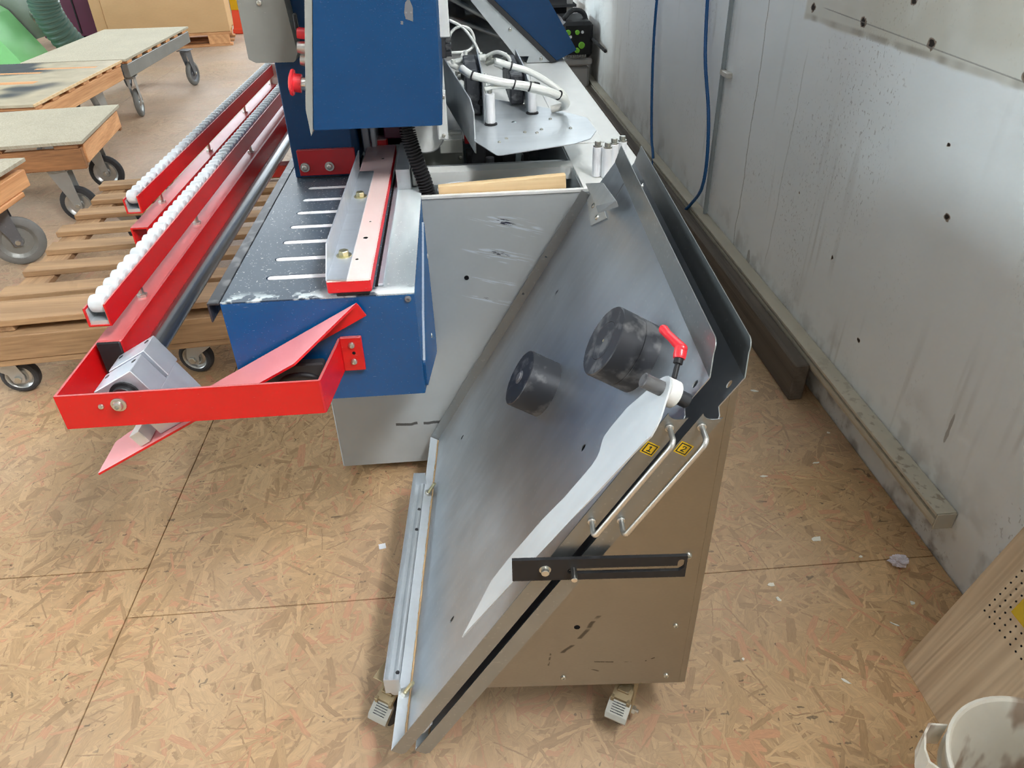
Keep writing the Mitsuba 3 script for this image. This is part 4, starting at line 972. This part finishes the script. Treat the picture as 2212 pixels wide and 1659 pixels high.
for (x0, x1, y0, y1) in ((-.98, -.40, .98, 1.03), (-.50, -.08, 1.12, 1.17), (-.55, -.28, .62, .70)):
    part(dk, "bare_streak", f2(box(x0, x1, y0, y1, .4522, .4526)), "mat_fir_cross")
part(dk, "edge_band", f2(box(.0005, .004, 0, 1.40, .436, .452)), "mat_fresh_wood")
# far pale dolly with grey steel beams
f1 = rz(.5, (-2.432, 6.05, 0))
dolly("pale_dolly", "long pale dolly with grey steel side beams, farthest from the viewer", f1, .76, 1.66, .452, "mat_chipboard",
      [(-.05, -.004, .02, 1.64, .022, .115, "mat_grey_metal"), (-.755, -.71, .02, 1.64, .022, .115, "mat_grey_metal")],
      [(-.06, .14, 100, .105, .310, "mat_grey_rubber", "mat_rim_zinc", "mat_fork"), (.035, 1.28, 80, .105, .310, "mat_grey_rubber", "mat_fork_dull", "mat_fork_dull"), (-.55, 1.30, 100, .105, .310, "mat_rubber", "mat_fork_dull", "mat_fork_dull"), (-.6, .14, 80, .105, .310, "mat_grey_rubber", "mat_fork_dull", "mat_fork_dull")],
      deck_strips=[(-.755, -.004, y, y + .10, "mat_fir_cross") for y in (.03, .26, .50, .74, .98, 1.22, 1.46)])
# dolly cut by the left edge
f4 = rz(0.0, (-1.985, 2.70, 0))
dolly("rough_dolly", "rough timber dolly corner cut off by the left edge of the picture", f4, .9, .81, .452, "mat_chipboard",
      [(-.06, -.006, .02, .785, .028, .105, "mat_fir"), (-.075, -.0, .30, .70, .106, .128, "mat_fir"), (-.9, -.07, .74, .785, .028, .105, "mat_fir_cross"), (-.9, -.07, .02, .06, .028, .105, "mat_fir_cross")],
      [(-.13, .64, 25, .115, .306, "mat_grey_rubber", "mat_grey_metal", "mat_fork_dull"), (-.15, .1, 15, .115, .306, "mat_grey_rubber", "mat_grey_metal", "mat_fork_dull"), (-.75, .64, 10, .115, .306, "mat_grey_rubber", "mat_grey_metal", "mat_fork_dull"), (-.75, .1, 10, .115, .306, "mat_grey_rubber", "mat_grey_metal", "mat_fork_dull")])

# wheeled pallet under the conveyor
PT = thing("wheeled_pallet", "weathered slatted wooden pallet on casters under the red conveyor", "pallet")
pf = rz(5.0, (-1.545, 2.17, 0))
ZT_ = .302
part(PT, "slat", pf(box(-.02, .98, .0, .155, ZT_ - .022, ZT_, .002)), "mat_pallet_wood")
ys = [.19, .39, .585, .775, .965, 1.15, 1.35]
for i, y in enumerate(ys):
    part(PT, "slat", pf(box(-.045 + .012 * (i % 3), .98 - .01 * (i % 2), y, y + .085, ZT_ - .022, ZT_, .002)), "mat_pallet_wood")
for x in (-.03, .40, .85):
    part(PT, "bearer", pf(box(x, x + .10, .01, 1.42, ZT_ - .045, ZT_ - .0225, .002)), "mat_pallet_wood_long")
part(PT, "front_rail", pf(box(-.06, .98, -.022, .075, ZT_ - .135, ZT_ - .046, .003)), "mat_pallet_wood")
part(PT, "front_rail", pf(box(-.06, .98, 1.33, 1.42, ZT_ - .135, ZT_ - .046, .003)), "mat_pallet_wood")
part(PT, "skid", pf(box(-.06, .98, -.018, .10, ZT_ - .158, ZT_ - .136, .002)), "mat_pallet_wood")
for (x, y, a, h) in ((-.05, .02, 8, .144), (.62, .02, 170, .144), (.02, 1.36, 0, .166), (.85, 1.36, 0, .166)):
    big_caster(PT, pf.pts((x, y + .04, 0)), a, h + .0, .060 if h < .1 else .062, "mat_rim_zinc", "mat_rubber", "mat_fork")

# ------------------------------------------------------------------ background
t = thing("cardboard_box", "large brown cardboard box on a pallet at the back", "box")
bxf = rz(11.0, (-2.585, 9.62, 0))
part(t, "carton", bxf(box(-1.30, 0, 0, .8, .152, 1.2, .004)), "mat_cardboard")
part(t, "side_flap", bxf(box(-1.42, -1.305, .02, .03, .152, 1.2, .002)), "mat_cardboard")
t = thing("box_pallet", "wooden pallet under the cardboard box", "pallet")
for (x0, x1) in ((-.26, -.03), (-.75, -.55), (-1.28, -1.05)):
    part(t, "block", bxf(box(x0, x1, 0, .15, .022, .125, .003)), "mat_fir")
    part(t, "block", bxf(box(x0, x1, .65, .8, .022, .125, .003)), "mat_fir")
for y in (0, .33, .66):
    part(t, "deck_board", bxf(box(-1.3, 0, y, y + .14, .1255, .150, .002)), "mat_fir_cross")
    part(t, "deck_board", bxf(box(-1.3, 0, y, y + .14, .0, .0215, .002)), "mat_fir_cross")
t = thing("warning_post", "orange and yellow plastic post beside the cardboard box", "post")
part(t, "foot", box(-2.79, -2.63, 10.5, 10.66, .0, .06, .01), "mat_orange")
part(t, "shaft", hull([(-2.775, 10.52, .06), (-2.645, 10.52, .06), (-2.765, 10.55, .27), (-2.675, 10.55, .27), (-2.775, 10.64, .06), (-2.645, 10.64, .06)]), "mat_orange")
part(t, "band", box(-2.768, -2.672, 10.54, 10.62, .27, .42, .005), "mat_yellow")
part(t, "top", box(-2.764, -2.676, 10.545, 10.615, .42, .6, .005), "mat_orange")
single("cable_coil", cat([tube(smooth_path([(-2.56 + .09 * math.cos(a + k), 10.72 + .04 * k, .16 + .12 * math.sin(a)) for a in np.linspace(0, 5.2, 9)], 4), .014, 8) for k in range(4)] + [tube(smooth_path([(-2.56, 10.75, .3), (-2.60, 10.75, .5), (-2.55, 10.75, .8)], 6), .02, 8)]), "mat_rubber", "tangle of black cable beside the orange post", "cable", smooth=True)
t = thing("green_machine", "pale green machine body at the upper left edge", "machine")
part(t, "body", prism([(-5.2, .0), (-3.90, .0), (-3.955, .20), (-3.99, .26), (-4.20, .60), (-5.2, 1.3)], "y", 7.55, 8.1, r=.01), "mat_green_paint")
part(t, "extraction_hood", hull([(-4.30, 8.12, .68), (-4.255, 8.12, .285), (-3.93, 8.12, .365), (-3.985, 8.12, .75), (-4.30, 8.5, .68), (-4.255, 8.5, .285), (-3.93, 8.5, .365), (-3.985, 8.5, .75)]), "mat_grey_metal")
part(t, "spout", cyl((-3.98, 8.12, .56), (-3.93, 8.06, .52), .05, 20), "mat_chrome", smooth=40)
dp = smooth_path([(-3.72, 7.85, 1.0), (-3.745, 7.88, .74), (-3.755, 7.9, .61), (-3.735, 7.95, .45), (-3.68, 8.05, .26), (-3.62, 8.15, .145)], 24)
single("ribbed_duct", tube(dp, [.122 + (.014 if (i // 3) % 2 else 0) for i in range(len(dp))], 20), "mat_green_dark", "thick dark green ribbed suction duct beside the green machine", "duct", smooth=25)
t = thing("maroon_machine", "glossy maroon machine casing behind the dollies", "machine")
part(t, "casing", prism([(-4.85, .10), (-4.12, .12), (-4.10, 1.1), (-4.95, 1.1)], "y", 9.95, 10.6, r=.01), "mat_maroon")
part(t, "side_door", box(-4.42, -4.405, 9.94, 9.949, .14, 1.0), "mat_black")
part(t, "plinth", box(-4.8, -4.2, 10.0, 10.55, .0, .10), "mat_void")
t = thing("dust_extractor", "grey workshop vacuum with black top and green knobs by the far wall corner", "vacuum")
part(t, "tank", cat(box(.86, 1.06, 6.02, 6.5, .03, .285, .02), box(.845, 1.075, 6.0, 6.52, .292, .345, .012)), "mat_vac_grey")
part(t, "top_unit", box(.84, 1.075, 6.0, 6.52, .350, .60, .025), "mat_black")
part(t, "plinth", box(.87, 1.05, 6.03, 6.5, .0, .035, .01), "mat_black_matte")
part(t, "vent", cat([box(.86 + .012 * i, .866 + .012 * i, 5.985, 6.0, .352, .372) for i in range(14)]), "mat_vac_grey")
for (x, z, r) in ((.985, .44, .024), (.952, .405, .019), (.88, .53, .02), (.95, .53, .017)):
    part(t, "knob", cyl((x, 6.0, z), (x, 5.975, z), r, 20, bev=.004), "mat_green_knob", smooth=40)
for (x, z) in ((.90, .44), (.99, .53), (.90, .50)):
    part(t, "socket", cyl((x, 6.0, z), (x, 5.99, z), .011, 14), "mat_white_plastic", smooth=40)
part(t, "hose", tube(smooth_path([(.86, 6.1, .61), (.93, 6.15, .66), (1.02, 6.2, .64), (1.055, 6.2, .56), (1.06, 6.15, .46)], 8), .018, 10), "mat_rubber", smooth=True)
part(t, "stay", cyl((1.07, 6.05, .48), (1.115, 5.7, .44), .012, 10), "mat_rubber", smooth=True)
t = thing("clutter_rack", "dark rack of tools in the corner above the vacuum", "rack")
for x in (.72, .98):
    part(t, "upright", box(x, x + .045, 6.75, 6.79, .0, 1.5), "mat_vac_grey")
part(t, "shelf", box(.70, 1.05, 6.7, 7.1, .62, .64), "mat_black_matte")
part(t, "back", box(.68, 1.08, 7.1, 7.12, .0, 1.6), "mat_void")

# ------------------------------------------------------------------ lower right corner: leaning board, bucket, litter
lean = math.atan2(.31, 1.0)
LB = Fr((.891, .906, .0005), (0, -1, 0), unit((.31, 0, 1.0)), unit((-1.0, 0, .31)))
t = thing("leaning_board", "wood grain board with rows of drilled holes leaning against the white wall", "board")
part(t, "panel", LB(box(0, .75, 0, .735, -.016, 0, .0008)), "mat_laminate")
for i in range(9):
    for j in range(9):
        a_, b_ = .0545 + .0154 * i, .2392 + .0162 * j
        if .088 < a_ < .150 and .279 < b_ < .330:
            continue
        part(t, "drill_hole", LB(cyl((a_, b_, -.0008), (a_, b_, .00035), .0021, 10)), "mat_void")
part(t, "felt_pad", LB(box(.093, .145, .284, .325, .0004, .004, .001)), "mat_yellow_dull", label="yellow felt pad")
BK = thing("bucket", "dirty white plastic bucket in the lower right corner", "bucket")
bx, by, bh = .812, .498, .30
part(BK, "body", lathe([(0, .0), (.074, 0), (.078, .004), (.131, bh - .055), (.1375, bh - .052), (.1375, bh - .046), (.133, bh - .044), (.135, bh - .004), (.139, bh - .002), (.139, bh), (.1345, bh + .001), (.131, bh - .003), (.0755, .006), (0, .006)], (bx, by, .0005), (0, 0, 1), 56), "mat_bucket", smooth=30)
g = math.radians(150)
ef = rz(150, (bx, by, 0))
part(BK, "handle_ear", ef(cat(prism([(.133, -.045), (.160, -.035), (.166, -.015), (.166, .015), (.160, .035), (.133, .045), (.133, .042), (.157, .032), (.163, .014), (.163, -.014), (.157, -.032), (.133, -.042)], "z", bh - .062, bh - .010))), "mat_bucket", smooth=20)
rng = np.random.default_rng(5)
ic = trimesh.creation.icosphere(3, .018)
nv = (meshkit.noise(ic.vertices * 130, 3) * .7 + meshkit.noise(ic.vertices * 330, 4) * .5)[:, None]
ic.vertices = ic.vertices * (0.40 + .95 * nv) * V(1.15, .9, .75)
ic.apply_translation((1.022, 1.17, -ic.bounds[0][2] + .0003))
single("crumpled_paper", ic, "mat_paper", "small crumpled lilac paper ball on the floor near the wall", "paper", smooth=False)
CH = [(.862, 1.273, .011, 1.2, "broad pale paint flake, widest of those on the floor between cart and wall"), (.944, 1.204, .0045, 1.1, "tiny white chip on the floor just left of the crumpled paper"),
      (.692, 1.140, .007, 1.7, "curled pale flake, upper one of the two lying close together right of the cart"), (.691, 1.095, .007, 1.1, "white flake, lower one of the two lying close together right of the cart"),
      (.996, 1.054, .006, 1.2, "white chip on the floor just above the top left edge of the leaning board"), (.925, 1.000, .004, 3.2, "thin curved pale sliver on the floor left of the leaning board"),
      (.752, .871, .006, 2.2, "long pale flake on the floor below the others, level with the cart bottom"), (.552, .944, .003, 1.2, "tiny white crumb on the floor beside the lower right corner of the cart"),
      (.988, 1.566, .006, 2.0, "slender pale flake on the floor level with the pull handles"), (.815, 1.523, .006, 2.0, "pale flake on the floor beside the right edge of the cart near the number stickers"),
      (1.085, 1.700, .006, 1.2, "white flake on the floor close under the wall rail"), (.938, 1.946, .008, 1.8, "pale flake farthest back on the floor beyond the cart corner")]
for i, (x, y, q_, st, lab) in enumerate(CH):
    a = rng.uniform(0, 2 * math.pi, 9); a.sort()
    rr = q_ * rng.uniform(.7, 1.15, 9)
    fr_ = rz(float(rng.uniform(-60, 60)), (x, y, 0))
    m = fr_(hull([(st * r * math.cos(q), r * math.sin(q) / math.sqrt(st), z) for q, r in zip(a, rr) for z in (.0003, .0015 + .001 * (i % 2))]))
    single("paint_flake", m, "mat_chip", lab, "flake", group="pale paint flakes on the floor right of the cart")
single("tape_scrap", rz(12, (-.262, 1.36, 0))(box(-.009, .009, -.009, .009, .0003, .0012)), "mat_white_plastic", "small square white tape scrap on the floor left of the tray", "scrap")
